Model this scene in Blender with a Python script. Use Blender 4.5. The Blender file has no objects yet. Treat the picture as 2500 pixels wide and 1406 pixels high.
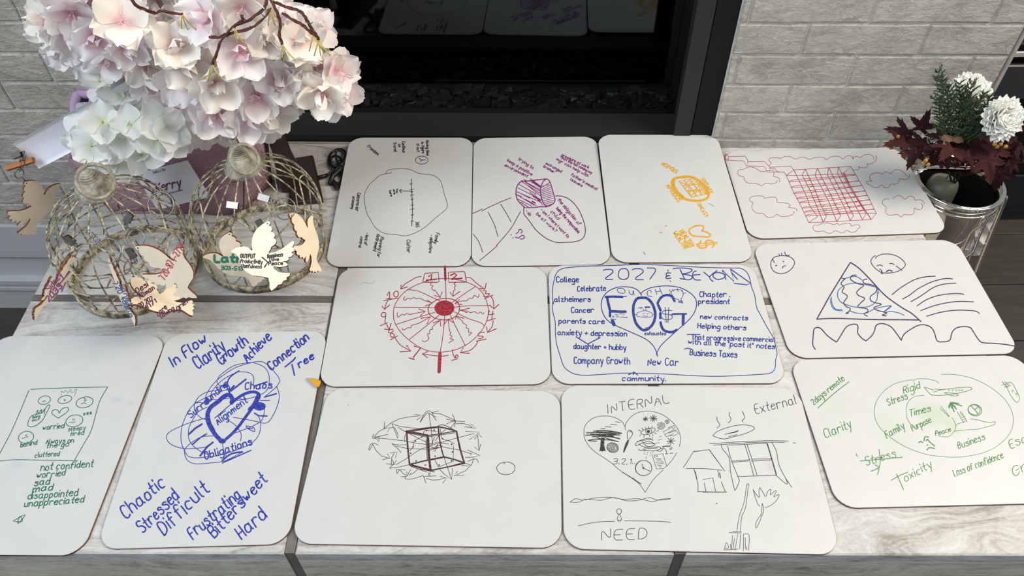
import bpy, bmesh, math, random
from mathutils import Vector, Matrix
from mathutils.geometry import tessellate_polygon
random.seed(7)
S = bpy.context.scene
COL = S.collection
# ------------------------------------------------------------------ camera
F_PX = 1885.2294
CAM_H = 0.83195
R_RT = Vector((0.9999084556, -0.0101181697, -0.0089834912))
R_UP = Vector((0.0135307233, 0.7477237725, 0.6638720356))
R_FW = Vector((0.0, 0.6639328149, -0.7477922287))
CAM = Vector((0, 0, CAM_H))
cd = bpy.data.cameras.new('camera')
cam = bpy.data.objects.new('camera', cd)
COL.objects.link(cam)
cd.sensor_width = 36.0
cd.lens = F_PX * 36.0 / 2500.0
cd.clip_start = 0.02
cam.matrix_world = Matrix((
    (R_RT.x, R_UP.x, -R_FW.x, 0), (R_RT.y, R_UP.y, -R_FW.y, 0),
    (R_RT.z, R_UP.z, -R_FW.z, CAM_H), (0, 0, 0, 1)))
S.camera = cam
# ------------------------------------------------------------------ world, lights, exposure
w = bpy.data.worlds.new('room_light'); S.world = w; w.use_nodes = True
w.node_tree.nodes['Background'].inputs[0].default_value = (0.80, 0.86, 0.92, 1)
w.node_tree.nodes['Background'].inputs[1].default_value = 0.33
def area(name, loc, target, sx, sy, power, col):
    l = bpy.data.lights.new(name, 'AREA'); l.shape = 'RECTANGLE'; l.size = sx; l.size_y = sy
    l.energy = power; l.color = col
    o = bpy.data.objects.new(name, l); COL.objects.link(o); o.location = loc
    d = Vector(target) - Vector(loc)
    o.rotation_euler = d.to_track_quat('-Z', 'Y').to_euler()
    return o
area('ceiling_light', (1.75, 0.60, 2.0), (0.5, 0.9, 0), 1.5, 1.3, 66, (1.0, 0.88, 0.72))
area('window_light', (-2.2, -1.0, 3.1), (-0.3, 0.8, 0), 2.0, 1.7, 104, (0.80, 0.90, 1.0))
S.view_settings.view_transform = 'Standard'
S.view_settings.look = 'None'
S.view_settings.exposure = 0.2
S.view_settings.gamma = 1.0
S.view_settings.use_curve_mapping = False

# ------------------------------------------------------------------ pixel -> ray -> real surface
def ray(px, py):
    return (R_RT*((px-1250)/F_PX) - R_UP*((py-703)/F_PX) + R_FW)
def at_z(px, py, z=0.0):
    d = ray(px, py); t = (z-CAM_H)/d.z
    return CAM + d*t
def at_y(px, py, y0, s=0.0):
    d = ray(px, py); t = y0/(d.y - s*d.x)
    return CAM + d*t
def at_plane(px, py, p, n):
    d = ray(px, py); t = (p-CAM).dot(n)/d.dot(n)
    return CAM + d*t
# ------------------------------------------------------------------ object helpers
ORG = {}
def tag(o, label=None, cat=None, group=None, kind=None):
    if label: o['label'] = label
    if cat: o['category'] = cat
    if group: o['group'] = group
    if kind: o['kind'] = kind
    return o
def thing(name, loc, label, cat, group=None):
    o = bpy.data.objects.new(name, None); COL.objects.link(o)
    o.location = loc; o.empty_display_size = 0.02
    ORG[o.name] = Vector(loc)
    return tag(o, label, cat, group)
def obj(name, v, f, m, parent=None, smooth=True, matidx=None):
    org = Vector((0, 0, 0))
    if parent is not None: org = ORG[parent.name]
    me = bpy.data.meshes.new(name)
    if parent is None and v:
        n = len(v); org2 = Vector((sum(p[0] for p in v)/n, sum(p[1] for p in v)/n, min(p[2] for p in v)))
    else: org2 = org
    me.from_pydata([(p[0]-org2[0], p[1]-org2[1], p[2]-org2[2]) for p in v], [], f)
    ms = m if isinstance(m, (list, tuple)) else [m]
    for k in ms: me.materials.append(k)
    if matidx: me.polygons.foreach_set('material_index', matidx)
    me.polygons.foreach_set('use_smooth', [smooth]*len(me.polygons))
    me.update()
    o = bpy.data.objects.new(name, me); COL.objects.link(o)
    if parent is not None: o.parent = parent
    else: o.location = org2
    ORG[o.name] = org2
    return o
class MB:
    def __init__(s): s.v = []; s.f = []; s.mi = []
    def add(s, v, f, mi=0):
        b = len(s.v); s.v += [tuple(p) for p in v]; s.f += [tuple(i+b for i in q) for q in f]; s.mi += [mi]*len(f)
    def hexa(s, p, mi=0):   # 8 corners: bottom 4, top 4
        s.add(p, [(3,2,1,0), (4,5,6,7), (0,1,5,4), (1,2,6,5), (2,3,7,6), (3,0,4,7)], mi)
    def box(s, x0, x1, y0, y1, z0, z1, mi=0):
        s.hexa([(x0,y0,z0),(x1,y0,z0),(x1,y1,z0),(x0,y1,z0),(x0,y0,z1),(x1,y0,z1),(x1,y1,z1),(x0,y1,z1)], mi)
    def bbox(s, x0, x1, y0, y1, z0, z1, b=0.002, mi=0, fn=None):   # box with chamfered top rim
        P = lambda a, c, z: (fn(a, c, z) if fn else (a, c, z))
        r0 = [P(x0,y0,z0),P(x1,y0,z0),P(x1,y1,z0),P(x0,y1,z0)]
        r1 = [P(x0,y0,z1-b),P(x1,y0,z1-b),P(x1,y1,z1-b),P(x0,y1,z1-b)]
        r2 = [P(x0+b,y0+b,z1),P(x1-b,y0+b,z1),P(x1-b,y1-b,z1),P(x0+b,y1-b,z1)]
        f = [(3,2,1,0)]
        for k in (0, 4):
            for i in range(4): j = (i+1) % 4; f.append((k+i, k+j, k+4+j, k+4+i))
        f.append((8,9,10,11))
        s.add(r0+r1+r2, f, mi)
    def tube(s, pts, r, n=8, closed=False, mi=0, cap=True):
        pts = [Vector(p) for p in pts]; N = len(pts)
        if N < 2: return
        rs = r if isinstance(r, (list, tuple)) else [r]*N
        up = None; rings = []
        for i in range(N):
            a = pts[(i-1) % N] if (closed or i > 0) else pts[0]
            b = pts[(i+1) % N] if (closed or i < N-1) else pts[-1]
            t = (b-a)
            if t.length < 1e-9: t = Vector((0, 0, 1))
            t.normalize()
            if up is None:
                up = t.orthogonal().normalized()
            up = (up - t*up.dot(t))
            if up.length < 1e-6: up = t.orthogonal()
            up.normalize()
            sd = t.cross(up)
            rings.append([pts[i] + (up*math.cos(2*math.pi*k/n) + sd*math.sin(2*math.pi*k/n))*rs[i] for k in range(n)])
        v = [q for ring in rings for q in ring]; f = []
        M = N if closed else N-1
        for i in range(M):
            for k in range(n):
                a = i*n+k; b = i*n+(k+1) % n; c = ((i+1) % N)*n+(k+1) % n; d = ((i+1) % N)*n+k
                f.append((a, b, c, d))
        if not closed and cap:
            f.append(tuple(reversed(range(n)))); f.append(tuple((N-1)*n+k for k in range(n)))
        s.add(v, f, mi)
    def lathe(s, prof, c, n=32, mi=0, shear=(0, 0)):
        v = []; f = []
        for (r, z) in prof:
            for k in range(n):
                a = 2*math.pi*k/n
                v.append((c[0]+r*math.cos(a)+shear[0]*z, c[1]+r*math.sin(a)+shear[1]*z, c[2]+z))
        for i in range(len(prof)-1):
            for k in range(n):
                f.append((i*n+k, i*n+(k+1) % n, (i+1)*n+(k+1) % n, (i+1)*n+k))
        s.add(v, f, mi)
    def torus(s, c, ax, ay, R, r, n=28, m=6, mi=0):
        c = Vector(c); ax = Vector(ax).normalized(); ay = Vector(ay).normalized()
        s.tube([c + (ax*math.cos(2*math.pi*i/n)+ay*math.sin(2*math.pi*i/n))*R for i in range(n)], r, m, True, mi)
    def ball(s, c, r, n=8, m=6, mi=0, sc=(1, 1, 1)):
        v = [(c[0], c[1], c[2]+r*sc[2])]; f = []
        for i in range(1, m):
            th = math.pi*i/m
            for k in range(n):
                a = 2*math.pi*k/n
                v.append((c[0]+r*sc[0]*math.sin(th)*math.cos(a), c[1]+r*sc[1]*math.sin(th)*math.sin(a), c[2]+r*sc[2]*math.cos(th)))
        v.append((c[0], c[1], c[2]-r*sc[2])); L = len(v)-1
        for k in range(n): f.append((0, 1+k, 1+(k+1) % n))
        for i in range(m-2):
            for k in range(n):
                a = 1+i*n
                f.append((a+k, a+n+k, a+n+(k+1) % n, a+(k+1) % n))
        for k in range(n): f.append((L, 1+(m-2)*n+(k+1) % n, 1+(m-2)*n+k))
        s.add(v, f, mi)
    def extrude(s, loops, fr, t, mi_face=0, mi_side=1):   # loops of 2D pts, frame fr(x,y)->(Vector, normal)
        flat = [p for L in loops for p in L]
        tris = tessellate_polygon([[Vector((p[0], p[1], 0)) for p in L] for L in loops])
        A = [fr(p[0], p[1], t/2) for p in flat]; B = [fr(p[0], p[1], -t/2) for p in flat]
        n = len(flat); b = len(s.v)
        s.v += [tuple(p) for p in A+B]
        for q in tris:
            s.f.append((b+q[0], b+q[1], b+q[2])); s.mi.append(mi_face)
            s.f.append((b+n+q[2], b+n+q[1], b+n+q[0])); s.mi.append(mi_face)
        o = 0
        for L in loops:
            k = len(L)
            for i in range(k):
                j = (i+1) % k
                s.f.append((b+o+i, b+o+j, b+n+o+j, b+n+o+i)); s.mi.append(mi_side)
            o += k
    def build(s, name, m, parent=None, smooth=True):
        return obj(name, s.v, s.f, m, parent, smooth, s.mi if isinstance(m, (list, tuple)) else None)
# ------------------------------------------------------------------ materials
def srgb(r, g, b):
    c = lambda x: (x/255/12.92) if x/255 <= 0.04045 else ((x/255+0.055)/1.055)**2.4
    return (c(r), c(g), c(b), 1)
class NT:
    def __init__(s, name):
        s.m = bpy.data.materials.new(name); s.m.use_nodes = True; s.t = s.m.node_tree
        s.b = s.t.nodes['Principled BSDF']; s.out = s.t.nodes['Material Output']
    def n(s, typ, **kw):
        x = s.t.nodes.new(typ)
        for k, v in kw.items():
            if k.startswith('i_'):
                key = k[2:]; key = int(key) if key.isdigit() else key.replace('_', ' ')
                x.inputs[key].default_value = v
            else: setattr(x, k, v)
        return x
    def l(s, a, b): s.t.links.new(a, b)
    def coord(s, kind='Object', scale=(1, 1, 1), rot=(0, 0, 0), loc=(0, 0, 0)):
        tc = s.n('ShaderNodeTexCoord'); mp = s.n('ShaderNodeMapping')
        mp.inputs['Scale'].default_value = scale; mp.inputs['Rotation'].default_value = rot; mp.inputs['Location'].default_value = loc
        s.l(tc.outputs[kind], mp.inputs[0]); return mp.outputs[0]
    def noise(s, vec, scale, detail=4, rough=0.5, dist=0.0):
        x = s.n('ShaderNodeTexNoise'); x.inputs['Scale'].default_value = scale; x.inputs['Detail'].default_value = detail
        x.inputs['Roughness'].default_value = rough; x.inputs['Distortion'].default_value = dist
        if vec is not None: s.l(vec, x.inputs['Vector'])
        return x.outputs['Fac']
    def ramp(s, fac, stops):
        r = s.n('ShaderNodeValToRGB'); s.l(fac, r.inputs[0]); e = r.color_ramp.elements
        while len(e) > len(stops): e.remove(e[-1])
        while len(e) < len(stops): e.new(0.5)
        for k, (p, c) in enumerate(stops): e[k].position = p; e[k].color = c
        return r.outputs['Color']
    def mix(s, fac, a, b, blend='MIX'):
        x = s.n('ShaderNodeMix', data_type='RGBA', blend_type=blend)
        for sock, val in ((x.inputs[0], fac), (x.inputs[6], a), (x.inputs[7], b)):
            if hasattr(val, 'links') or isinstance(val, bpy.types.NodeSocket): s.l(val, sock)
            else: sock.default_value = val
        return x.outputs[2]
    def math(s, op, a, b=0.0):
        x = s.n('ShaderNodeMath', operation=op)
        for sock, val in ((x.inputs[0], a), (x.inputs[1], b)):
            if isinstance(val, bpy.types.NodeSocket): s.l(val, sock)
            else: sock.default_value = val
        return x.outputs[0]
    def bump(s, h, strength, dist=0.001):
        x = s.n('ShaderNodeBump'); x.inputs['Strength'].default_value = strength; x.inputs['Distance'].default_value = dist
        s.l(h, x.inputs['Height']); s.l(x.outputs[0], s.b.inputs['Normal'])
    def col(s, c):
        if isinstance(c, bpy.types.NodeSocket): s.l(c, s.b.inputs['Base Color'])
        else: s.b.inputs['Base Color'].default_value = c
    def set(s, **kw):
        for k, v in kw.items(): s.b.inputs[k.replace('_', ' ')].default_value = v
        return s
def plain(name, c, rough=0.5, metal=0.0, var=0.08, scale=60, bump=0.0, spec=0.5):
    t = NT(name); v = t.coord()
    n = t.noise(v, scale, 3)
    dark = tuple(x*(1-var) for x in c[:3])+(1,); lite = tuple(min(1, x*(1+var)) for x in c[:3])+(1,)
    t.col(t.ramp(n, [(0.3, dark), (0.7, lite)]))
    t.set(Roughness=rough, Metallic=metal); t.b.inputs['Specular IOR Level'].default_value = spec
    if bump: t.bump(n, bump, 0.001)
    return t.m
def wood_mat(name, axis=0, dark=0.0, seed=0, warm=(1, 1, 1)):
    t = NT(name); geo = t.n('ShaderNodeNewGeometry')
    def mp(scale, loc=(0, 0, 0)):
        m = t.n('ShaderNodeMapping'); m.inputs['Scale'].default_value = scale; m.inputs['Location'].default_value = loc
        t.l(geo.outputs['Position'], m.inputs[0]); return m.outputs[0]
    base = mp((1, 2.6, 2.6), (seed, seed*1.7, 0))
    w1 = t.noise(base, 2.4, 3, 0.5)
    wig = t.n('ShaderNodeVectorMath', operation='ADD')
    cmb = t.n('ShaderNodeCombineXYZ'); t.l(t.math('MULTIPLY', w1, 0.35), cmb.inputs[1]); t.l(cmb.outputs[0], wig.inputs[1]); t.l(mp((1, 1, 1), (seed, 0, 0)), wig.inputs[0])
    st = t.n('ShaderNodeMapping'); st.inputs['Scale'].default_value = (5, 60, 60); t.l(wig.outputs[0], st.inputs[0])
    grain = t.noise(st.outputs[0], 1.0, 6, 0.65)
    st2 = t.n('ShaderNodeMapping'); st2.inputs['Scale'].default_value = (22, 210, 210); t.l(wig.outputs[0], st2.inputs[0])
    fine = t.noise(st2.outputs[0], 1.0, 5, 0.7)
    spk = t.noise(mp((1, 1.6, 1.6), (3+seed, 2, 0)), 160, 4, 0.7)
    blot = t.noise(mp((1, 1, 1), (seed, 0, 5)), 6, 4, 0.6)
    f = t.math('ADD', t.math('MULTIPLY', grain, 0.38), t.math('MULTIPLY', fine, 0.24))
    f = t.math('ADD', f, t.math('MULTIPLY', blot, 0.20)); f = t.math('ADD', f, t.math('MULTIPLY', spk, 0.18))
    k = 1-dark
    c = lambda r, g_, b: tuple(x*k*w_ for x, w_ in zip(srgb(r, g_, b)[:3], warm))+(1,)
    t.col(t.ramp(f, [(0.36, c(116, 112, 107)), (0.43, c(152, 149, 145)), (0.49, c(182, 180, 177)), (0.58, c(204, 204, 201))]))
    t.set(Roughness=0.62)
    t.bump(f, 0.6, 0.002)
    return t.m
M = {}
M['wood'] = [wood_mat('whitewashed_wood_%d' % i, 0, 0.10, i*3.1) for i in range(3)]
M['wood_front'] = wood_mat('whitewashed_wood_front', 0, 0.10, 5.5, (1.04, 1.0, .88))
M['seam'] = plain('grey_seam_metal', srgb(112, 106, 102), 0.42, 0.3, 0.15, 40)
M['chrome'] = NT('chrome').set(Metallic=1.0, Roughness=0.08).m
bpy.data.materials['chrome'].node_tree.nodes['Principled BSDF'].inputs['Base Color'].default_value = (0.78, 0.75, 0.70, 1)
M['steel'] = NT('nickel_clip').set(Metallic=1.0, Roughness=0.38).m
bpy.data.materials['nickel_clip'].node_tree.nodes['Principled BSDF'].inputs['Base Color'].default_value = (0.22, 0.205, 0.19, 1)
def brick_mat():
    t = NT('grey_brick'); geo = t.n('ShaderNodeNewGeometry')
    def mp(scale):
        m = t.n('ShaderNodeMapping'); m.inputs['Scale'].default_value = scale; t.l(geo.outputs['Position'], m.inputs[0]); return m.outputs[0]
    big = t.noise(mp((1, 1, 1.2)), 9, 5, 0.6, .4); fine = t.noise(mp((1, 1, 2.0)), 42, 9, 0.68, 0.8); streak = t.noise(mp((2.4, 2.4, .9)), 7, 5, 0.65)
    pit = t.noise(mp((1, 1, 1.4)), 130, 5, 0.75, .5)
    ridge = t.n('ShaderNodeTexVoronoi', feature='DISTANCE_TO_EDGE'); ridge.inputs['Scale'].default_value = 26
    wv = t.n('ShaderNodeVectorMath', operation='ADD'); cb_ = t.n('ShaderNodeCombineXYZ'); t.l(t.math('MULTIPLY', fine, .12), cb_.inputs[0]); t.l(t.math('MULTIPLY', big, .15), cb_.inputs[2])
    t.l(mp((.5, .5, 1.5)), wv.inputs[0]); t.l(cb_.outputs[0], wv.inputs[1]); t.l(wv.outputs[0], ridge.inputs['Vector'])
    rd = t.ramp(ridge.outputs['Distance'], [(0.0, (1, 1, 1, 1)), (0.06, (0, 0, 0, 1))])
    f = t.math('ADD', t.math('MULTIPLY', big, 0.45), t.math('ADD', t.math('MULTIPLY', fine, 0.33), t.math('MULTIPLY', pit, 0.22)))
    base = t.ramp(f, [(0.36, srgb(146, 143, 135)), (0.5, srgb(184, 179, 170)), (0.64, srgb(206, 202, 193))])
    stain = t.ramp(streak, [(0.58, (0, 0, 0, 1)), (0.70, (1, 1, 1, 1))])
    info = t.n('ShaderNodeObjectInfo')
    base = t.mix(t.math('MULTIPLY', info.outputs['Random'], 0.20), base, srgb(138, 140, 134))
    base = t.mix(t.math('MULTIPLY', rd, 0.16), base, srgb(222, 219, 210))
    t.col(t.mix(t.math('MULTIPLY', stain, 0.42), base, srgb(122, 130, 124)))
    t.set(Roughness=0.78); t.bump(t.math('ADD', t.math('MULTIPLY', fine, 1.1), t.math('ADD', big, t.math('ADD', t.math('MULTIPLY', pit, .35), t.math('MULTIPLY', rd, .10)))), 0.85, 0.006)
    return t.m
M['brick'] = brick_mat()
M['mortar'] = plain('mortar', srgb(206, 204, 196), 0.9, 0, 0.15, 80, 0.4)
M['white_paint'] = plain('white_painted_trim', srgb(172, 172, 173), 0.5, 0, 0.03, 12)
M['charcoal'] = plain('charcoal_powder_coat', srgb(35, 35, 35), 0.55, 0.0, 0.08, 300, 0.05, 0.35)
M['black'] = plain('matt_black_metal', srgb(9, 9, 9), 0.6, 0.0, 0.1, 90, 0, 0.25)
M['rock'] = plain('black_ember_rock', srgb(8, 9, 9), 0.6, 0, 0.6, 60, 0.6, 0.3)
def floor_mat():
    t = NT('dark_plank'); info = t.n('ShaderNodeObjectInfo')
    g = t.noise(t.coord(scale=(1, 9, 1)), 9, 7, 0.7)
    c = t.ramp(g, [(0.3, srgb(40, 37, 36)), (0.7, srgb(62, 58, 56))])
    t.col(t.mix(t.math('MULTIPLY', info.outputs['Random'], 0.35), c, srgb(60, 54, 50)))
    t.set(Roughness=0.5); t.bump(g, 0.25, 0.001); return t.m
M['floor'] = floor_mat()
def glass_mat(name, tint=(1, 1, 1, 1), base=0.035):
    t = NT(name); g = t.n('ShaderNodeBsdfGlossy'); g.inputs['Roughness'].default_value = 0.02
    g.inputs['Color'].default_value = (0.85, 0.93, 1.0, 1)
    tr = t.n('ShaderNodeBsdfTransparent'); tr.inputs[0].default_value = tint
    fr = t.n('ShaderNodeFresnel'); fr.inputs['IOR'].default_value = 1.46
    mx = t.n('ShaderNodeMixShader'); t.l(fr.outputs[0], mx.inputs[0]); t.l(tr.outputs[0], mx.inputs[1]); t.l(g.outputs[0], mx.inputs[2])
    t.l(mx.outputs[0], t.out.inputs[0]); return t.m
M['glass'] = glass_mat('fireplace_glass', (0.45, 0.47, 0.5, 1))
M['edge'] = plain('brown_hardboard_edge', srgb(98, 62, 50), 0.7, 0, 0.1, 200)
def board_mat(name, smudges=()):
    t = NT(name)
    c = t.ramp(t.noise(t.coord(), 25, 2), [(0.3, (0.500, 0.512, 0.508, 1)), (0.7, (0.522, 0.534, 0.530, 1))])
    geo = t.n('ShaderNodeNewGeometry')
    for (px, py, rx, ry, colr, a) in smudges:
        p = at_z(px, py); q = at_z(px+rx, py); q2 = at_z(px, py+ry)
        sx = 1/abs(q.x-p.x); sy = 1/abs(q2.y-p.y)
        mp = t.n('ShaderNodeMapping'); mp.inputs['Scale'].default_value = (sx, sy, 0)
        mp.inputs['Location'].default_value = (-p.x*sx, -p.y*sy, 0); t.l(geo.outputs['Position'], mp.inputs[0])
        ln = t.n('ShaderNodeVectorMath', operation='LENGTH'); t.l(mp.outputs[0], ln.inputs[0])
        nz = t.noise(geo.outputs['Position'], 45, 5, 0.65)
        d = t.math('SUBTRACT', 1.35, t.math('ADD', ln.outputs['Value'], t.math('MULTIPLY', nz, 0.9)))
        d = t.math('MINIMUM', t.math('MAXIMUM', d, 0.0), 1.0)
        c = t.mix(t.math('MULTIPLY', d, a), c, colr)
    t.col(c); t.set(Roughness=0.32); t.b.inputs['Specular IOR Level'].default_value = 0.4
    return t.m
def ink(name, c, rough=0.4):
    c = tuple(x*.84 for x in c[:3])+(1,)
    t = NT(name); geo = t.n('ShaderNodeNewGeometry'); nz = t.noise(geo.outputs['Position'], 350, 2)
    lite = tuple(x+(0.5-x)*0.13 for x in c[:3])+(1,)
    t.col(t.ramp(nz, [(0.42, c), (0.72, lite)])); t.set(Roughness=rough); return t.m
INK = dict(black=ink('black_ink', srgb(32, 30, 34)), grey=ink('faint_grey_ink', srgb(120, 120, 124)), purple=ink('purple_ink', srgb(124, 26, 108)),
    plum=ink('plum_ink', srgb(92, 32, 70)),
    yellow=ink('yellow_ink', srgb(216, 160, 20)), pinkred=ink('crimson_ink', srgb(164, 44, 72)), red=ink('red_ink', srgb(150, 22, 44)),
    blue=ink('blue_ink', srgb(20, 48, 140)), navy=ink('navy_ink', srgb(46, 30, 84)), midblue=ink('mid_blue_ink', srgb(46, 92, 160)),
    green=ink('green_ink', srgb(44, 120, 48)), dgreen=ink('dark_green_ink', srgb(16, 104, 74)), royal=ink('royal_blue_ink', srgb(20, 40, 158)),
    maroon=ink('maroon_ink', srgb(60, 16, 26)), teal=ink('teal_ink', srgb(16, 140, 110)), rose=ink('rose_ink', srgb(214, 92, 112)),
    magenta=ink('magenta_ink', srgb(150, 40, 140)), wine=ink('wine_ink', srgb(100, 40, 84)), paleblue=ink('pale_blue_ink', srgb(140, 170, 205)),
    print_grey=ink('printed_grey', srgb(150, 150, 150)))
# ------------------------------------------------------------------ handwriting: a single-stroke alphabet (x, y in hex digits, baseline 4, x-height 9, capital c)
G = dict(a='4839190705143446 494554', b='0c04 0718394746341405', c='48391907051434', d='4c44 4739190705143446', e='07474839190705143445',
 f='4b3c2c1b14 0939', g='4839190705143446 4941301001', h='0c04 0719394744', i='0904 0b0c', j='29211001 2b2c', k='0c04 4906 1744', l='0c0514',
 m='0904 0718293834 3748596864', n='0904 0719394744', o='190705143445483919', p='0900 0719394746341405', q='4839190705143446 4940',
 r='0904 07193948', s='48391908374645341405', t='2c152434 0939', u='0905143445 4944', v='092449', w='0914283459', x='0944 4904',
 y='0924 492110', z='09490444', A='042c44 1737', B='040c3c4b493808 3847453404', C='4b3c1c0a06143445', D='040c2c4a462404', E='4c0c0444 0838',
 F='4c0c04 0838', G='4b3c1c0a06143446 4828', H='0c04 4c44 0848', I='0c04', J='4c45341405', K='0c04 4c07 1844', L='0c0444', M='040c376c64',
 N='040c444c', O='1c0a061434464a3c1c', P='040c3c4b493808', Q='1c0a061434464a3c1c 2654', R='040c3c4b493808 2844', S='4b3c1c0b09384645341405',
 T='0c4c 2c24', U='0c051434454c', V='0c244c', W='0c1439546c', X='0c44 4c04', Y='0c28 4c2824', Z='0c4c0444')
G['0'] = G['O']; G['1'] = '1a2c24'; G['2'] = '0b1c3c4b490444'; G['3'] = '0b1c3c4a3818 3847453414 1405'; G['4'] = '343c0747'
G['5'] = '4c0c08384745341405'; G['6'] = '3b1a060514344547371806'; G['7'] = '0c4c14'; G['8'] = '280a1c3c4a280614344628'; G['9'] = '4a3c1c0a0828484a4424'
G['&'] = '440a1b2c3a05142447'; G['$'] = '4b3c1c0b09384645341405 2d23'; G['.'] = '0405'; G[','] = '0503'; G['-'] = '0737'; G['+'] = '2925 0747'
G['?'] = '0b1c3c4a3927 2425'; G["'"] = '0c0a'; G['>'] = '0b4805'; G['"'] = '0c0a 1c1a'; G['/'] = '034d'; G['!'] = '0c07 0405'
def chaikin(p, it=2):
    for _ in range(it):
        if len(p) < 3: return p
        q = [p[0]]
        for i in range(len(p)-1):
            a, b = p[i], p[i+1]
            q.append((a[0]*.75+b[0]*.25, a[1]*.75+b[1]*.25)); q.append((a[0]*.25+b[0]*.75, a[1]*.25+b[1]*.75))
        q.append(p[-1]); p = q
    return p
def catmull(p, n=4, closed=False):
    if len(p) < 3: return p
    out = []; N = len(p)
    rng = range(N if closed else N-1)
    for i in rng:
        if closed: p0, p1, p2, p3 = p[(i-1) % N], p[i], p[(i+1) % N], p[(i+2) % N]
        else: p0, p1, p2, p3 = p[max(i-1, 0)], p[i], p[i+1], p[min(i+2, N-1)]
        for k in range(n):
            t = k/n; t2 = t*t; t3 = t2*t
            out.append(tuple(0.5*(2*b+(c-a)*t+(2*a-5*b+4*c-d)*t2+(-a+3*b-3*c+d)*t3) for a, b, c, d in zip(p0, p1, p2, p3)))
    out.append(p[0] if closed else p[-1])
    return out
class Ink:
    """collects pen strokes given as photo pixels; they are laid on the real surface the pen wrote on"""
    def __init__(s): s.lay = {}; s.x0 = s.y0 = 0; s.k = 1; s.rnd = random.Random(3); s.key = None
    def on(s, part, color): s.key = (part, color); s.lay.setdefault(s.key, []); return s
    def Z(s, x0, y0, k): s.x0, s.y0, s.k = x0, y0, k; return s
    def c(s, p): return (s.x0+p[0]/s.k, s.y0+p[1]/s.k)
    def L(s, txt, w, sm=True, jit=0.0):
        for st in txt.split('|'):
            p = [tuple(float(a) for a in q.split(',')) for q in st.split()]
            if not p: continue
            if len(p) == 1: p = [p[0], (p[0][0]+w*0.4, p[0][1]+w*0.2)]
            if jit: p = [(a+s.rnd.uniform(-jit, jit), b+s.rnd.uniform(-jit, jit)) for a, b in p]
            if sm: p = catmull(p, 4)
            s.lay[s.key].append(([s.c(q) for q in p], w/s.k))
        return s
    def circ(s, x, y, rx, ry, w, rot=0.0, n=26, wob=0.02, a0=0, a1=360):
        p = []
        for i in range(n+1):
            a = math.radians(a0+(a1-a0)*i/n); r = 1+s.rnd.uniform(-wob, wob)
            u, v = rx*r*math.cos(a), ry*r*math.sin(a); c_, s_ = math.cos(rot), math.sin(rot)
            p.append((x+u*c_-v*s_, y+u*s_+v*c_))
        if a1-a0 == 360: p[-1] = p[0]
        s.lay[s.key].append(([s.c(q) for q in p], w/s.k)); return s
    def spiral(s, x, y, r, turns, w, q=0.85):
        n = int(turns*16); p = []
        for i in range(n+1):
            a = 2*math.pi*turns*i/n; rr = r*i/n
            p.append((x+rr*math.cos(a), y+rr*q*math.sin(a)))
        s.lay[s.key].append(([s.c(v) for v in p], w/s.k)); return s
    def star(s, x, y, r, w, n=4):
        for i in range(n):
            a = math.pi*i/n+s.rnd.uniform(-.15, .15); d = (r*math.cos(a), r*.85*math.sin(a))
            s.L('%f,%f %f,%f' % (x-d[0], y-d[1], x+d[0], y+d[1]), w, False)
        return s
    def fill(s, txt):
        p = [tuple(float(a) for a in q.split(',')) for q in txt.split()]
        s.lay[s.key].append(([s.c(q) for q in p], None)); return s
    def disc(s, x, y, rx, ry, n=28):
        return s.fill(' '.join('%f,%f' % (x+rx*math.cos(2*math.pi*i/n)*(1+s.rnd.uniform(-.02, .02)), y+ry*math.sin(2*math.pi*i/n)*(1+s.rnd.uniform(-.02, .02))) for i in range(n)))
    def T(s, txt, x0, y0, x1, y1, h, w, slant=0.12, jit=0.35):
        s.grp = getattr(s, 'grp', 0)+1; start = len(s.lay[s.key]); s._T(txt, x0, y0, x1, y1, h, w, slant, jit)
        L = s.lay[s.key]; L[start:] = [(p, w_, s.grp) for p, w_ in L[start:]]
        return s
    def _T(s, txt, x0, y0, x1, y1, h, w, slant, jit):
        wid = []
        for ch in txt:
            if ch == ' ': wid.append(3.2)
            else:
                g = G.get(ch, '0444').replace(' ', ''); wid.append(max(int(c, 16) for c in g[0::2])+1.9)
        tot = sum(wid)-1.9; L = math.hypot(x1-x0, y1-y0); d = ((x1-x0)/L, (y1-y0)/L); u = (d[1], -d[0]); sx = L/tot; sy = h/8.0
        adv = 0
        for ch, wd in zip(txt, wid):
            if ch != ' ':
                ox, oy = s.rnd.uniform(-jit, jit), s.rnd.uniform(-jit, jit); sc = 1+s.rnd.uniform(-.06, .08)
                for st in G.get(ch, '0444').split():
                    st = st[:len(st)//2*2]
                    p = []
                    for i in range(0, len(st), 2):
                        gx, gy = int(st[i], 16), int(st[i+1], 16)-4
                        gx += s.rnd.uniform(-.18, .18); gy += s.rnd.uniform(-.18, .18)
                        X = (adv+ox*.5+gx*sc+gy*slant)*sx; Y = (gy*sc+oy)*sy
                        p.append((x0+d[0]*X+u[0]*Y, y0+d[1]*X+u[1]*Y))
                    p = chaikin(p, 2)
                    s.lay[s.key].append(([s.c(q) for q in p], w/s.k))
            adv += wd
        return s
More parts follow.
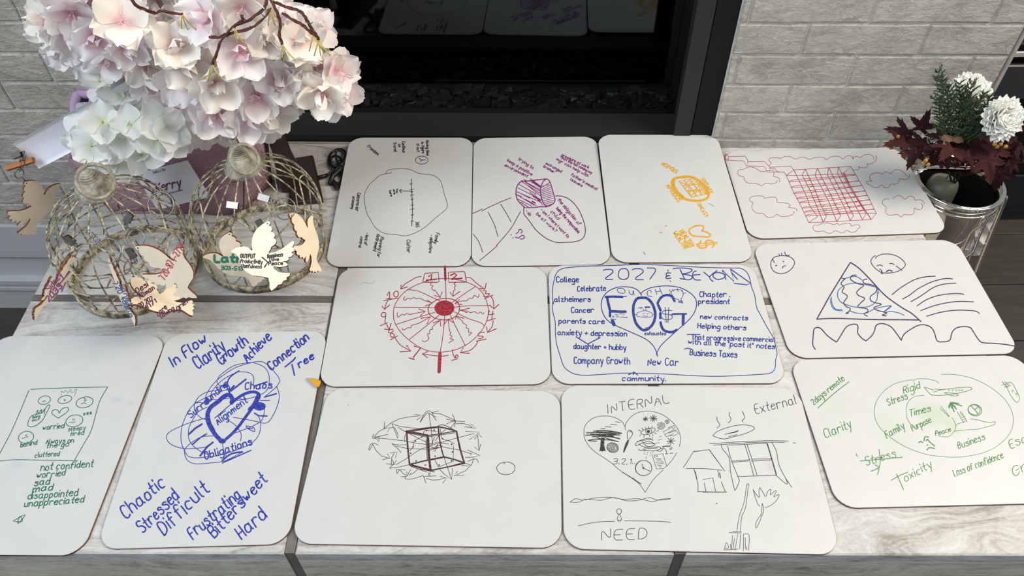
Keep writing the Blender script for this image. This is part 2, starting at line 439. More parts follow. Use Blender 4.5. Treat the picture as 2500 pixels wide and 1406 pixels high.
def ribbon(mb, pts, w, proj, eps):
    w = max(1.05, w*1.12 if w < 5 else w)
    # drop duplicates
    P = [pts[0]]
    for q in pts[1:]:
        if math.hypot(q[0]-P[-1][0], q[1]-P[-1][1]) > 0.35: P.append(q)
    if len(P) < 2: P.append((P[0][0]+w*.3, P[0][1]+w*.1))
    h = w/2; A = []; B = []
    n = len(P)
    closed = n > 4 and math.hypot(P[0][0]-P[-1][0], P[0][1]-P[-1][1]) < 0.8
    for i in range(n):
        a = P[i-1] if i > 0 else (P[-2] if closed else P[0]); b = P[i+1] if i < n-1 else (P[1] if closed else P[-1])
        dx, dy = b[0]-a[0], b[1]-a[1]; L = math.hypot(dx, dy) or 1
        nx, ny = -dy/L*h, dx/L*h
        A.append((P[i][0]+nx, P[i][1]+ny)); B.append((P[i][0]-nx, P[i][1]-ny))
    if not closed:
        dx, dy = P[1][0]-P[0][0], P[1][1]-P[0][1]; L = math.hypot(dx, dy) or 1
        A.insert(0, (P[0][0]-dx/L*h*.8+(A[0][0]-P[0][0])*.45, P[0][1]-dy/L*h*.8+(A[0][1]-P[0][1])*.45)); B.insert(0, (P[0][0]-dx/L*h*.8+(B[0][0]-P[0][0])*.45, P[0][1]-dy/L*h*.8+(B[0][1]-P[0][1])*.45))
        dx, dy = P[-1][0]-P[-2][0], P[-1][1]-P[-2][1]; L = math.hypot(dx, dy) or 1
        A.append((P[-1][0]+dx/L*h*.8+(A[-1][0]-P[-1][0])*.45, P[-1][1]+dy/L*h*.8+(A[-1][1]-P[-1][1])*.45)); B.append((P[-1][0]+dx/L*h*.8+(B[-1][0]-P[-1][0])*.45, P[-1][1]+dy/L*h*.8+(B[-1][1]-P[-1][1])*.45))
    m = len(A)
    v = [proj(q, eps) for q in A]+[proj(q, eps) for q in B]
    mb.add(v, [(i, i+1, m+i+1, m+i) for i in range(m-1)])
def lay_ink(I, parent, proj, base_eps=0.00012):
    for (part, colr), strokes in I.lay.items():
        # strokes that touch or nearly touch form one mark; every written line is one mark
        groups = []
        for s in strokes:
            p = s[0]; g = s[2] if len(s) > 2 else None; pad = 7
            bb = [min(q[0] for q in p)-pad, min(q[1] for q in p)-pad, max(q[0] for q in p)+pad, max(q[1] for q in p)+pad]
            hit = []
            for G_ in groups:
                if g is not None:
                    if G_['g'] == g: hit.append(G_)
                elif G_['g'] is None and any(bb[0] < b[2] and b[0] < bb[2] and bb[1] < b[3] and b[1] < bb[3] for b in G_['bb']): hit.append(G_)
            if hit:
                t = hit[0]; t['s'].append(s); t['bb'].append(bb)
                for h in hit[1:]:
                    t['s'] += h['s']; t['bb'] += h['bb']; groups.remove(h)
            else: groups.append(dict(g=g, s=[s], bb=[bb]))
        k = 0
        for G_ in groups:
            mb = MB()
            for s in G_['s']:
                p, w = s[0], s[1]; eps = base_eps+1.5e-7*k; k += 1
                if w is None:
                    tr = tessellate_polygon([[Vector((q[0], q[1], 0)) for q in p]])
                    mb.add([proj(q, eps) for q in p], [tuple(t) for t in tr])
                else: ribbon(mb, p, w, proj, eps)
            mb.build(part, INK[colr], parent, False)
_cm = catmull
def catmull(p, n=4, closed=False):
    r = _cm(p, n, closed)
    return [Vector(q) for q in r] if (p and isinstance(p[0], Vector)) else r
# ------------------------------------------------------------------ hearth bench
def sk(x, y, z):     # the bench and wall run a hair askew to the camera
    k = 0.016+0.016*max(0, (y-.345)/.73)
    return (x, y-x*k, z)
FZ = -0.44
HT = -0.0032
hearth = thing('hearth_bench', (0, 0.7, FZ), 'low whitewashed wood-look tiled hearth bench with grey metal seams under the whiteboards', 'hearth')
XS = [(-.692, -.2578), (-.2452, .1755), (.1885, .632)]
rows = [(.3475, .7135), (.7262, 1.0735)]
k = 0
for xi, (x0, x1) in enumerate(XS):
    for yi, (y0, y1) in enumerate(rows):
        mb = MB(); mb.bbox(x0, x1, y0, y1 if y1 < 1 else (1.13 if 0 else 1.0735), HT-.02, HT, .0018, fn=sk)
        mb.build('tile', M['wood'][(xi+yi) % 3], hearth, False); k += 1
    mb = MB(); mb.bbox(x0, x1, .3475, .3655, FZ+.01, HT-.0202, .0004, fn=sk); mb.build('front_tile', M['wood_front'], hearth, False)
for x in (-.2515, .182):
    mb = MB(); mb.box(x-.0056, x+.0056, 0, 0, 0, 0); mb = MB()
    P = [sk(a, b, c) for (a, b, c) in [(x-.0056,.3485,HT-.02),(x+.0056,.3485,HT-.02),(x+.0056,1.073,HT-.02),(x-.0056,1.073,HT-.02),(x-.0056,.3485,HT-.0012),(x+.0056,.3485,HT-.0012),(x+.0056,1.073,HT-.0012),(x-.0056,1.073,HT-.0012)]]
    mb.hexa(P); mb.build('seam_strip', M['seam'], hearth, False)
    mb = MB(); mb.bbox(x-.0056, x+.0056, .3485, .3655, FZ+.01, HT-.0201, .0002, fn=sk); mb.build('seam_strip', M['seam'], hearth, False)
for (x0, x1) in XS:
    mb = MB(); mb.bbox(x0+.0005, x1-.0005, .7145, .7252, HT-.02, HT-.0012, .0002, fn=sk); mb.build('seam_strip', M['seam'], hearth, False)
mb = MB(); mb.bbox(-.688, .628, .366, 1.072, FZ, HT-.0205, .0003, fn=sk); mb.build('bench_core', M['mortar'], hearth, False)
# ------------------------------------------------------------------ brick wall
def WP(x, z, d): return (x, 1.0735-.03*x-d, z)
WALL_R = .775
mb = MB()
def wslab(x0, x1, z0, z1, d0, d1):
    mb.hexa([WP(x0,z0,d1),WP(x1,z0,d1),WP(x1,z0,d0),WP(x0,z0,d0),WP(x0,z1,d1),WP(x1,z1,d1),WP(x1,z1,d0),WP(x0,z1,d0)])
wslab(-2.2, -.6872, FZ, 2.4, -.12, .0026)
wslab(.344, WALL_R-.004, FZ, 2.4, -.12, .0026)
wslab(-.68, .335, FZ, -.004, -.12, -.006)
wslab(-.68, .335, .66, 2.4, -.12, -.006)
wall = mb.build('wall_back', M['mortar'], None, False); tag(wall, kind='structure')
ORG[wall.name] = wall.location.copy()
random.seed(11)
def brick_mesh(L, seed):
    rnd = random.Random(seed); H = .0533-.0022; D = .0060; e = .0028
    xs = [0, min(e, L*.2)]+[L*q for q in (.34, .66) if L > .05]+[L-min(e, L*.2), L]; zs = [0, e, H*.5, H-e, H]
    nx, nz = len(xs)-1, len(zs)-1; v = []; f = []
    for j, z_ in enumerate(zs):
        for i, x_ in enumerate(xs):
            ex = (i in (0, nx)); ez = (j in (0, nz)); x, z = x_, z_
            if not ex: z += rnd.uniform(-.0007, .0007)
            if not ez: x += rnd.uniform(-.0006, .0006)
            d = D - (.0030 if (ex or ez) else 0) + rnd.uniform(-.00035, .00035)
            v.append((x, -d, z))
    W = nx+1
    for j in range(nz):
        for i in range(nx): f.append((j*W+i, j*W+i+1, (j+1)*W+i+1, (j+1)*W+i))
    rim = [i for i in range(W)]+[j*W+nx for j in range(1, nz+1)]+[nz*W+i for i in range(nx-1, -1, -1)]+[j*W for j in range(nz-1, 0, -1)]
    b = len(v)
    for q in rim: v.append((v[q][0], .0, v[q][2]))
    n = len(rim)
    for i in range(n): f.append((rim[i], b+i, b+(i+1) % n, rim[(i+1) % n]))
    me = bpy.data.meshes.new('brick'); me.from_pydata(v, [], f); me.materials.append(M['brick'])
    me.polygons.foreach_set('use_smooth', [False]*len(f)); me.update(); return me
PIT = .0533; BLN = .1795; bcache = {}; brnd = random.Random(5)
ang = math.atan(-.03)
for r in range(-4, 12):
    z0 = .0154+PIT*r+.0011
    if r == -4: z0 = .0154+PIT*r+.0011
    for side in (0, 1):
        typeA = (r % 2 != 0)
        if side == 1: ph = .450 if typeA else .3575; lo, hi = .3445, WALL_R-.006
        else: ph = -.8285 if typeA else -.7385; lo, hi = -1.66, -.6865
        k0 = math.floor((lo-ph)/BLN)
        for kk in range(k0, k0+12):
            a = max(lo, ph+kk*BLN+.0008); b = min(hi, ph+(kk+1)*BLN-.0012)
            if b-a < .004: continue
            full = abs((b-a)-(BLN-.002)) < .001
            key = ('f', brnd.randint(0, 5)) if full else (round(b-a, 4), r)
            if key not in bcache: bcache[key] = brick_mesh(b-a, sum(ord(c_)*(i_+3) for i_, c_ in enumerate(str(key))) % 9999)
            o = bpy.data.objects.new('brick', bcache[key]); COL.objects.link(o); o.parent = wall
            p = Vector(WP(a, z0, -.004 if False else .0)) - ORG[wall.name]
            o.location = p; o.rotation_euler = (0, 0, ang)
mb = MB()
for (d, x) in ((.0075, WALL_R-.0055),):
    mb.hexa([WP(x,FZ,-.28),WP(x+.0045,FZ,-.28),WP(x+.0045,FZ,d),WP(x,FZ,d),WP(x,2.4,-.28),WP(x+.0045,2.4,-.28),WP(x+.0045,2.4,d),WP(x,2.4,d)])
o = mb.build('trim_1', plain('pale_metal_edge_trim', srgb(176, 172, 162), 0.4, 0.2), None, False); tag(o, kind='structure')
# panelled white base under the bricks at the left
mb = MB()
def bslab(mb, x0, x1, z0, z1, d):
    mb.hexa([WP(x0,z0,d),WP(x1,z0,d),WP(x1,z0,-.006),WP(x0,z0,-.006),WP(x0,z1,d),WP(x1,z1,d),WP(x1,z1,-.006),WP(x0,z1,-.006)])
for (x0, x1) in ((-2.2, -.695), (.634, WALL_R-.006)):
    bslab(mb, x0, x1, -.2835, -.199, .012)
    bslab(mb, x0, x1, -.345, -.284, .004)
    bslab(mb, x0, x1, -.357, -.3455, .022); bslab(mb, x0, x1, -.368, -.3575, .017); bslab(mb, x0, x1, -.376, -.3685, .021)
    bslab(mb, x0, x1, FZ, -.3765, .015)
o = mb.build('baseboard_back', M['white_paint'], None, False); tag(o, kind='structure')
# ------------------------------------------------------------------ plank floor
mb = MB(); mb.box(-3, 3.2, -1.5, 2.4, FZ-.03, FZ-.004)
fl = mb.build('floor', M['black'], None, False); tag(fl, kind='structure')
ORG[fl.name] = fl.location.copy()
y = .966; ys = []
for i in range(-9, 8):
    y0 = .966+.155*i; 
    xoff = [-2.6, -1.9, -2.3][i % 3]; x = xoff
    while x < 2.9:
        L = 1.2; mb = MB(); mb.bbox(x+.001, x+L-.001, y0+.001, y0+.154, FZ-.004, FZ, .0012)
        if not (x+L < -2.4 or x > 2.8): mb.build('plank', M['floor'], fl, False)
        x += L
# ------------------------------------------------------------------ fireplace
fp = thing('fireplace', WP(-.17, 0, 0), 'black framed glass fireplace behind the bench with a dark rock bed', 'fireplace')
def fr(mbx, x0, x1, z0, z1, d0, d1):
    mbx.hexa([WP(x0,z0,d1),WP(x1,z0,d1),WP(x1,z0,d0),WP(x0,z0,d0),WP(x0,z1,d1),WP(x1,z1,d1),WP(x1,z1,d0),WP(x0,z1,d0)])
ZT = .64
def part(nm, mat, *boxes):
    b = MB()
    for q in boxes: fr(b, *q)
    return b.build(nm, mat, fp, False)
b = MB(); b.hexa([WP(-.65,.0,.0)]*0 or [WP(-.65,-.002,-.006),WP(.3065,-.002,-.006),WP(.3065,.004,-.064),WP(-.65,.004,-.064),WP(-.65,.0105,-.006),WP(.3065,.0105,-.006),WP(.3065,.0165,-.064),WP(-.65,.0165,-.064)])
b.build('bottom_rail', M['charcoal'], fp, False)
part('bottom_channel', M['black'], (-.687, .3440, -.012, -.0034, -.06, -.0065))
for s, (a, b, c) in enumerate(((.279, .3065, .344), (-.622, -.6495, -.687))):
    lo, hi = min(a, b), max(a, b)
    part('side_stile', M['charcoal'], (lo, hi, .0182 if s == 0 else .0532, ZT, -.02, .0))
    lo, hi = min(b, c), max(b, c)
    part('outer_casing', M['black'], (lo+(.002 if s == 0 else 0), hi-(0 if s == 0 else .002), .0182, ZT+.02, -.02, -.002))
part('top_rail', M['charcoal'], (-.65, .3065, ZT, ZT+.04, -.02, .0))
GY = .1714    # depth of the glass behind the frame
part('glass_pane', M['glass'], (-.64, .2865, .012, ZT, -GY, -GY+.003))
part('firebox_side', M['black'], (.300, .304, .0, ZT, -.5, -.0205)); part('firebox_side', M['black'], (-.648, -.644, .0, ZT, -.5, -.0205))
part('glass_clamp', M['black'], (.2868, .299, .012, ZT, -GY-.006, -GY+.008))
part('firebox_back', M['black'], (-.65, .305, .0, ZT, -.51, -.5))
part('firebox_top', M['black'], (-.65, .305, ZT, ZT+.01, -.5, -.02))
part('firebox_floor', M['black'], (-.65, .305, -.004, .004, -.5, -.061))
b = MB(); rr = random.Random(9)
for i in range(2600):
    x = rr.uniform(-.63, .29); d = -rr.uniform(.082, .40)
    if -GY-.02 < d < -GY+.02: continue
    s = rr.uniform(.006, .015); p = WP(x, .003+rr.uniform(0, .006 if d > -GY else .014), d)
    pts = []
    for k in range(8):
        pts.append((p[0]+(1 if k & 1 else -1)*s*rr.uniform(.3, 1), p[1]+(1 if k & 2 else -1)*s*rr.uniform(.2, .9), p[2]+(1 if k & 4 else -1)*s*rr.uniform(.1, .6)))
    b.add(pts, [(0,1,5,4),(2,6,7,3),(0,4,6,2),(1,3,7,5),(4,5,7,6),(0,2,3,1)])
o = b.build('ember_rocks', M['rock'], fp, False); tag(o, kind='stuff')
# maker's lettering on the lower edge of the opening
b = MB(); b.hexa([WP(-.62,.004,-.0645),WP(.2785,.004,-.0645),WP(.2785,.004,-.078),WP(-.62,.004,-.078),WP(-.62,.0150,-.0645),WP(.2785,.0150,-.0645),WP(.2785,.0170,-.078),WP(-.62,.0170,-.078)])
b.build('lower_lip', M['black'], fp, False)
I = Ink(); I.on('lettering', 'print_grey').Z(850, 0, 2.6316)
I.T('HEAT', 1722, 745, 1838, 745, 22, 5, 0, 0); I.T('GLO', 1878, 745, 1964, 745, 22, 5, 0, 0)
I.L('1868,738 1852,748 1840,738 1858,722 1868,714 1858,710 1850,722 1868,748', 5)
pn = Vector(WP(0, .0150, -.0645)); nn = Vector((0, -.147, .989)).normalized()
def proj_lip(q, eps):
    p = at_plane(q[0], q[1], pn, nn); p = p+nn*eps; return (p.x, p.y, p.z)
lay_ink(I, fp, proj_lip)
# ------------------------------------------------------------------ dark cabinet beyond the chimney breast, at the right
cb = thing('media_cabinet', (1.5, 1.5, FZ), 'low black gloss cabinet on the floor beyond the right end of the brick wall', 'cabinet')
gl = plain('blue_black_gloss', srgb(24, 28, 38), 0.18, 0, .05, 10); g2 = plain('slate_gloss', srgb(52, 52, 60), 0.3, 0, .05, 10)
def cbx(nm, m, x0, x1, y0, y1, z0, z1, bv=.003):
    b = MB(); b.bbox(x0, x1, y0, y1, z0, z1, bv); return b.build(nm, m, cb, False)
cbx('carcass', M['black'], .84, 2.3, 1.335, 1.75, FZ+.01, .0)
cbx('plinth', gl, .84, 2.3, 1.325, 1.334, FZ+.001, -.415)
cbx('lower_door', gl, .84, 2.3, 1.320, 1.334, -.412, -.30)
cbx('middle_door', M['black'], .84, 2.3, 1.324, 1.334, -.297, -.10)
cbx('upper_door', g2, .84, 2.3, 1.320, 1.334, -.097, -.019)
cbx('top_edge', M['white_paint'], .975, 2.3, 1.318, 1.34, .0015, .013)
cbx('worktop', M['black'], .84, 2.3, 1.32, 1.75, .0135, .03)
# ------------------------------------------------------------------ whiteboards
QUADS = dict(
 A=[(854,335.6),(1154.2,335.6),(1149.2,649),(793,650.8)], B=[(1156.2,336.6),(1456.2,332.8),(1492.6,645),(1150.8,649.7)],
 C=[(1458.6,328.4),(1750.4,329),(1843.3,639),(1495.6,640.4)], D=[(1764.4,371.3),(2192.5,358.9),(2318.4,566.9),(1829.8,582.8)],
 E=[(829.9,653.8),(1333.1,651.2),(1346,937),(776.8,943.9)], F=[(1338.7,647.5),(1840,645.5),(1922.5,935),(1348.2,937.1)],
 G=[(1835.7,595.7),(2333,584.8),(2493.3,862.7),(1931.9,874.4)], H=[(1926,878.6),(2492,866.3),(2692,1224.5),(2045.6,1240.3)],
 I=[(-8,819.4),(408.4,819.4),(198,1355.6),(-285,1352)], J=[(409.9,814.3),(800.7,806.4),(703,1327.6),(233,1340.5)],
 K=[(800.6,945.6),(1367.6,955.3),(1371.6,1337.6),(708.1,1326.5)], L=[(1369.8,939.7),(1950,947.0),(2054,1353.9),(1376.6,1339.3)])
TH = 0.0032
LIFT = dict(A=.0105, B=.0105, C=.0172)     # these three have their far edge propped on the frame's lower lip
def board(k, label, smudges, I):
    zt = LIFT.get(k, 0.0)
    c = [at_z(*q, zt if i < 2 else 0.0) for i, q in enumerate(QUADS[k])]
    ctr = sum(c, Vector())/4
    nrm = ((c[1]-c[3]).cross(c[0]-c[2])).normalized(); nrm = -nrm if nrm.z < 0 else nrm
    for p in c: p -= nrm*(p-ctr).dot(nrm)
    root = thing('whiteboard', (ctr.x, ctr.y, -TH), label, 'whiteboard', 'lap whiteboards laid edge to edge on the hearth')
    r = 0.0235; loop = []
    for i in range(4):
        p = c[i]; a = (c[i-1]-p).normalized(); b = (c[(i+1) % 4]-p).normalized()
        half = math.acos(max(-1, min(1, a.dot(b))))/2; t = r/math.tan(half); cen = p+(a+b).normalized()*(r/math.sin(half))
        s = p+a*t; e = p+b*t; v0 = s-cen; v1 = e-cen
        for j in range(9):
            f = j/8; v = v0.lerp(v1, f).normalized()*r; loop.append(cen+v)
    n = len(loop); g = 0.0006
    V = [p-nrm*TH for p in loop]+[p-nrm*g for p in loop]+[p+(ctr-p).normalized()*g for p in loop]
    F = [tuple(reversed(range(n)))]; MI = [1]
    for i in range(n):
        j = (i+1) % n
        F.append((i, j, n+j, n+i)); MI.append(1)
        F.append((n+i, n+j, 2*n+j, 2*n+i)); MI.append(0)
    F.append(tuple(range(2*n, 3*n))); MI.append(0)
    obj('panel', V, F, [board_mat('dry_erase_surface_'+k, smudges), M['edge']], root, False, MI)
    def pj(q, eps):
        p = at_plane(q[0], q[1], ctr, nrm)+nrm*eps; return (p.x, p.y, p.z)
    lay_ink(I, root, pj)
    return root
BL = (0.30, 0.40, 0.55, 1); GN = (0.30, 0.45, 0.22, 1)
# --- A: circle drawing, text turned on its side
I = Ink(); I.on('writing', 'black').Z(780, 310, 3.905)
for a in [('Having time',1016,128,1022,272,26),('to figure',972,140,978,250,24),('it out',926,162,930,235,24),('Continue',788,138,793,243,28),('to',750,163,754,188,24),
  ('Travel',704,148,712,236,28),('Freedom',456,190,552,270,28),('You',728,590,733,630,20),('are',703,597,709,641,18),('here',664,608,678,662,20),('365',918,905,922,955,32),
  ('Family',1114,1008,1092,1110,32),('- obligations',1056,1028,1046,1200,26),('Clutter',832,1076,834,1198,34),('Planning for',584,1045,548,1238,30),('Retirement',548,1022,512,1180,30),
  ('- lack of',444,1008,426,1120,28),('control.',392,1045,374,1150,26),('Concerns our',362,628,344,800,34),('economy',316,662,300,782,28)]:
    I.T(*a, 5.5)
I.on('drawing', 'black')
I.L('630,445 650,415 700,402 800,395 860,405 910,425 960,445 1060,455 1110,475 1150,510 1170,560 1190,640 1220,740 1200,790 1140,840 1080,890 1020,945 960,985 900,1015 820,1038 740,1028 640,1018 580,995 525,950 490,890 455,830 432,740 428,660 440,610 475,550 530,500 575,462 640,445 688,436', 4)
I.L('875,495 878,600 884,700 886,800 880,945', 6).L('858,545 888,540|862,598 898,592|865,652 898,645|870,690 898,688|870,748 900,742|865,786 900,780|872,842 898,836|872,900 902,895', 5)
I.L('880,613 770,609|785,597 763,606 785,630', 6).circ(975, 316, 60, 38, 5).L('948,297 975,315 1012,312|975,315 962,330', 5).disc(881, 617, 9, 9)
board('A', 'whiteboard with a wobbly black circle and a ticked timeline reading 365', [(930, 640, 60, 20, (0.45,0.47,0.5,1), .3)], I)
# --- B: purple cylinder
I = Ink(); I.on('writing', 'purple').Z(1130, 310, 3.905)
for a in [('trying to',526,312,665,400,26),('keep a positive',420,325,655,465,28),('environment',396,372,612,480,26),('estranged',788,354,935,434,24),('brother',766,382,868,440,22),
  ('pressure at work',938,275,1195,398,26),('that the not coming my',934,298,1225,448,24),('mgr can help with',888,314,1190,478,26),("father's medical",1028,462,1275,604,26),('issues',1022,506,1132,570,24),
  ('the obligation of',902,696,1105,938,30),('being the responsible',888,778,1098,1014,28),('child',832,812,905,886,32),('- am I where I want to',738,792,998,1056,28),('be at work?',698,832,880,1004,28),('- do',598,802,636,848,24)]:
    I.T(*a, 6)
I.on('drawing', 'purple')
I.L('560,515 525,550 508,600 510,660 525,700 560,740 590,770', 9).L('560,515 600,517 680,508 770,498 800,497 825,515 845,570 865,640 878,690 870,720 840,745 800,760 740,760 680,768 590,770', 9).L('800,497 770,515 748,560 740,610 750,680 770,730 800,758', 9)
I.L('580,515 740,600|560,520 735,630|530,545 700,640|525,580 740,690|520,620 750,720|520,650 680,745|530,690 660,755|550,715 620,760|640,515 735,575|600,530 738,612|640,620 760,740|620,560 745,660|500,640 560,665|580,500 620,520|640,495 680,515|520,618 640,680|560,720 625,765|600,690 700,750|680,640 762,745', 6)
I.L('665,515 740,570', 16, False).L('660,710 690,725|670,660 740,700', 12, False)
I.L('750,580 825,530|750,600 830,555|748,615 835,575|748,630 840,590|750,645 845,610|750,660 850,628|755,675 855,645|758,690 860,662|762,705 862,680|770,720 865,698|780,735 860,715|795,750 845,735|750,568 820,548', 5)
I.L('508,1018 530,1000 535,980 555,978 565,1000 552,1012|500,1050 530,1058 548,1045 570,1032 588,1048 575,1065 548,1068|460,1026 463,1030|476,1056 479,1060', 8)
I.on('outline', 'plum')
I.L('885,657 940,660 1000,680 1060,730 1110,800 1145,880 1165,950 1165,1020 1135,1070 1060,1095 980,1100 900,1102 830,1080 770,1045 700,985 640,905 610,865 585,835 580,790 585,755', 7)
I.L('458,675 360,715 250,765 180,802|185,780 140,805 90,825|360,735 410,815 460,905|240,810 300,930 335,1045|98,1022 150,1090 190,1195|550,805 470,950 400,1040 320,1130|330,1130 250,1200 158,1275', 6)
board('B', 'whiteboard with a purple hatched cylinder, speech bubble and slanting purple notes', [], I)
# --- C: yellow
I = Ink(); I.on('writing', 'yellow').Z(1450, 310, 3.905)
for a in [('NERVOUS',642,362,785,446,34,5),('UNSAFE',1026,496,1108,640,34,5),('ANXIOUS',688,560,800,716,40,6),('UNEASY',984,738,1062,862,34,5),('HEALTHY',812,998,918,1152,46,8),('WEALTHY',752,1014,868,1168,46,8)]:
    I.T(*a[:6], a[6]+2)
I.on('drawing', 'yellow')
I.L('790,485 750,505 745,550 772,610 830,665 900,696 990,704 1060,690 1092,660 1088,610 1052,555 1000,510 940,480 870,473 790,485', 22)
I.L('765,510 765,560 800,620 850,665|1010,530 1060,590 1080,640|800,480 880,480', 20)
I.L('810,515 960,490 1070,640 930,668 810,515', 9, False).L('850,560 1005,545|890,615 1040,595|860,508 985,660|910,500 1030,648', 8, False)
I.L('820,525 900,550 960,500|850,565 910,505|870,580 940,545 990,515|880,610 960,600 1005,550|910,555 900,610 930,660|930,655 990,600 1045,600|950,600 970,655|1000,555 1010,600 1020,650|940,640 1010,605 1060,640', 6, False)
I.L('1030,990 1045,965 1040,945 1000,938 940,955 905,985 920,1020 960,1040 1030,1045 1090,1048 1110,1030 1080,1005 1030,990', 13)
I.L('985,1120 1010,1150 1060,1150 1075,1130 1065,1100 1085,1080 1130,1090 1145,1120 1130,1145|1020,1085 1005,1115', 14).L('975,1115 1180,1098|980,1136 1170,1112', 8)
I.on('smudge', 'grey').L('1092,730 1120,740 1146,760', 3).L('680,948 692,942|628,1010 645,1004|470,1190 490,1215', 6)
board('C', 'whiteboard with a yellow barred oval, yellow heart and dollar sign', [(1610, 565, 18, 12, (.5,.48,.4,1), .4)], I)
# --- D: red building
I = Ink(); I.on('drawing', 'pinkred').Z(1760, 340, 4.386)
w = 5
I.L('50,155 85,185 75,222|85,185 255,180 280,210 290,240 275,288 245,232 75,224 45,212 35,185 50,158|290,240 465,238 515,290 527,300|275,285 465,290 500,355|515,352 527,300 750,290 780,328|527,312 585,318 590,340 625,350 680,355 700,388|510,352 680,352', w, False)
I.L('700,388 780,328 1390,292 1320,360|700,388 940,385 1250,372 1435,378|700,388 760,530 850,700 940,892|940,892 1240,880 1610,860|1390,292 1510,490 1590,640 1665,795 1610,860|1320,360 1400,530 1480,660 1555,800 1515,860', w, False)
for q in ['780,328 850,470 920,620 950,710 1035,830 940,892','905,320 940,400 1010,550 1060,680 1130,825 1095,888','905,320 870,382 960,560 1020,700 1095,888','1035,310 1080,410 1160,560 1220,690 1285,820 1240,880',
 '1035,310 1008,382 1100,560 1160,680 1240,880','1155,302 1205,405 1290,560 1350,690 1420,820 1385,870','1155,302 1140,378 1230,550 1310,700 1385,870','1258,297 1305,385 1380,520 1470,660 1555,800','1258,297 1250,370 1340,540 1430,690 1515,860']:
    I.L(q, 6.5, False)
I.L('1310,360 1360,460 1480,660 1610,860', 8, False)
for (a, b) in zip([(725,455),(750,518),(775,582),(808,638),(840,682),(870,738),(893,782),(905,822)], [(1435,380),(1475,445),(1510,492),(1548,550),(1570,598),(1595,645),(1620,692),(1640,745)]):
    I.L('%d,%d %d,%d %d,%d' % (a[0], a[1], (a[0]+b[0])/2, (a[1]+b[1])/2+14, b[0], b[1]), w)
    I.L('%d,%d %d,%d %d,%d' % (a[0], a[1], a[0]+105, a[1]-25, b[0], b[1]+4), w)
    for f in (.3, .48, .66, .82):
        x = a[0]+(b[0]-a[0])*f; y = a[1]+(b[1]-a[1])*f+10; I.L('%d,%d %d,%d' % (x-18, y+6, x+24, y-14), w)
I.L('905,822 1300,800 1665,792', w)
I.on('clouds', 'pinkred')
for q in ['235,325 200,325 180,350 190,385 245,405 255,440 290,468 350,470 400,480 435,498 480,470 540,478 590,465 605,440','240,325 280,302 330,298 380,315 430,345 500,338 545,335 570,350 565,395 610,410 630,435 625,460',
 '345,680 308,655 310,630 350,610 420,605 460,615 465,630 530,620 580,622 600,640 605,675 680,680 735,695 735,715 725,728 790,740 815,755 812,770','345,680 330,720 345,760 385,790 450,795 490,830 530,838 570,825 598,805 640,825 700,825 760,810 785,785 782,772',
 '515,280 540,255 515,230 520,208 560,198 620,200 635,208 680,185 740,185 800,212 850,192 900,195 945,215 1000,198 1060,190 1110,200 1128,220 1170,190 1230,180 1280,190 1305,212 1350,178 1390,175 1415,195 1450,182 1495,195 1520,175 1570,162 1620,175 1642,215',
 '1658,175 1668,205 1640,245 1590,265 1565,262 1570,285 1550,305 1500,305 1470,292 1480,310 1460,328 1410,328','1615,445 1595,425 1600,385 1650,360 1700,362 1730,372 1750,352 1790,355 1820,368 1850,335 1890,325 1940,340 1970,370 1992,395',
 '2020,380 2015,405 1980,432 1910,425 1905,460 1870,480 1820,480 1800,510 1765,522 1720,490 1680,520 1640,515 1590,485 1555,468 1570,455 1615,447','1803,640 1760,640 1730,665 1735,695 1770,730 1765,780 1790,808 1840,812 1890,805 1930,832 1955,808 2010,810 2060,800 2070,770 2070,738 2110,752 2145,745 2162,715 2145,685',
 '1838,640 1880,608 1920,605 1950,625 1970,642 2010,612 2050,612 2075,635 2078,652 2130,648 2165,662 2178,690','1045,922 1000,920 985,945 1000,975 1040,990 1095,982 1130,1000 1180,1005 1228,978 1280,1000 1320,995 1345,972 1390,995 1440,990 1465,960 1488,945 1480,920 1440,915 1395,930 1390,905 1330,900 1265,918 1250,900 1210,912 1150,897 1090,900 1045,922']:
    I.L(q, 4.5)
I.L('1412,195 1416,210', 10)
board('D', 'whiteboard with a red gridded tower drawing and outlined clouds', [(1955, 480, 26, 30, (.55,.33,.42,1), .35)], I)
# --- E: red wheel
I = Ink(); I.on('drawing', 'red').Z(780, 640, 4.31)
w = 6.5
I.L('1100,210 1180,185 1320,172 1450,185 1560,215 1650,260 1720,330 1760,420 1777,510 1765,600 1720,700 1650,785 1560,860 1440,920 1330,942 1230,945 1120,925 1030,880 930,810 850,730 795,640 778,560 790,460 850,360 930,290 1020,240 1100,210', w)
I.L('1190,425 1240,395 1330,380 1410,395 1460,430 1472,490 1455,545 1400,590 1310,608 1220,590 1160,550 1143,490 1160,450 1190,425', 8)
I.disc(1315, 484, 105, 82)
I.L('1327,180 1330,300 1332,405|1395,425 1500,350 1638,258|1415,475 1550,460 1800,457|1415,520 1560,590 1700,640 1735,675|1375,555 1440,690 1535,880|1318,565 1300,760 1268,960|1255,560 1100,690 945,812|1215,527 1010,590 808,655|1205,480 1020,475 795,475|1280,415 1130,345 1040,305 922,287', w)
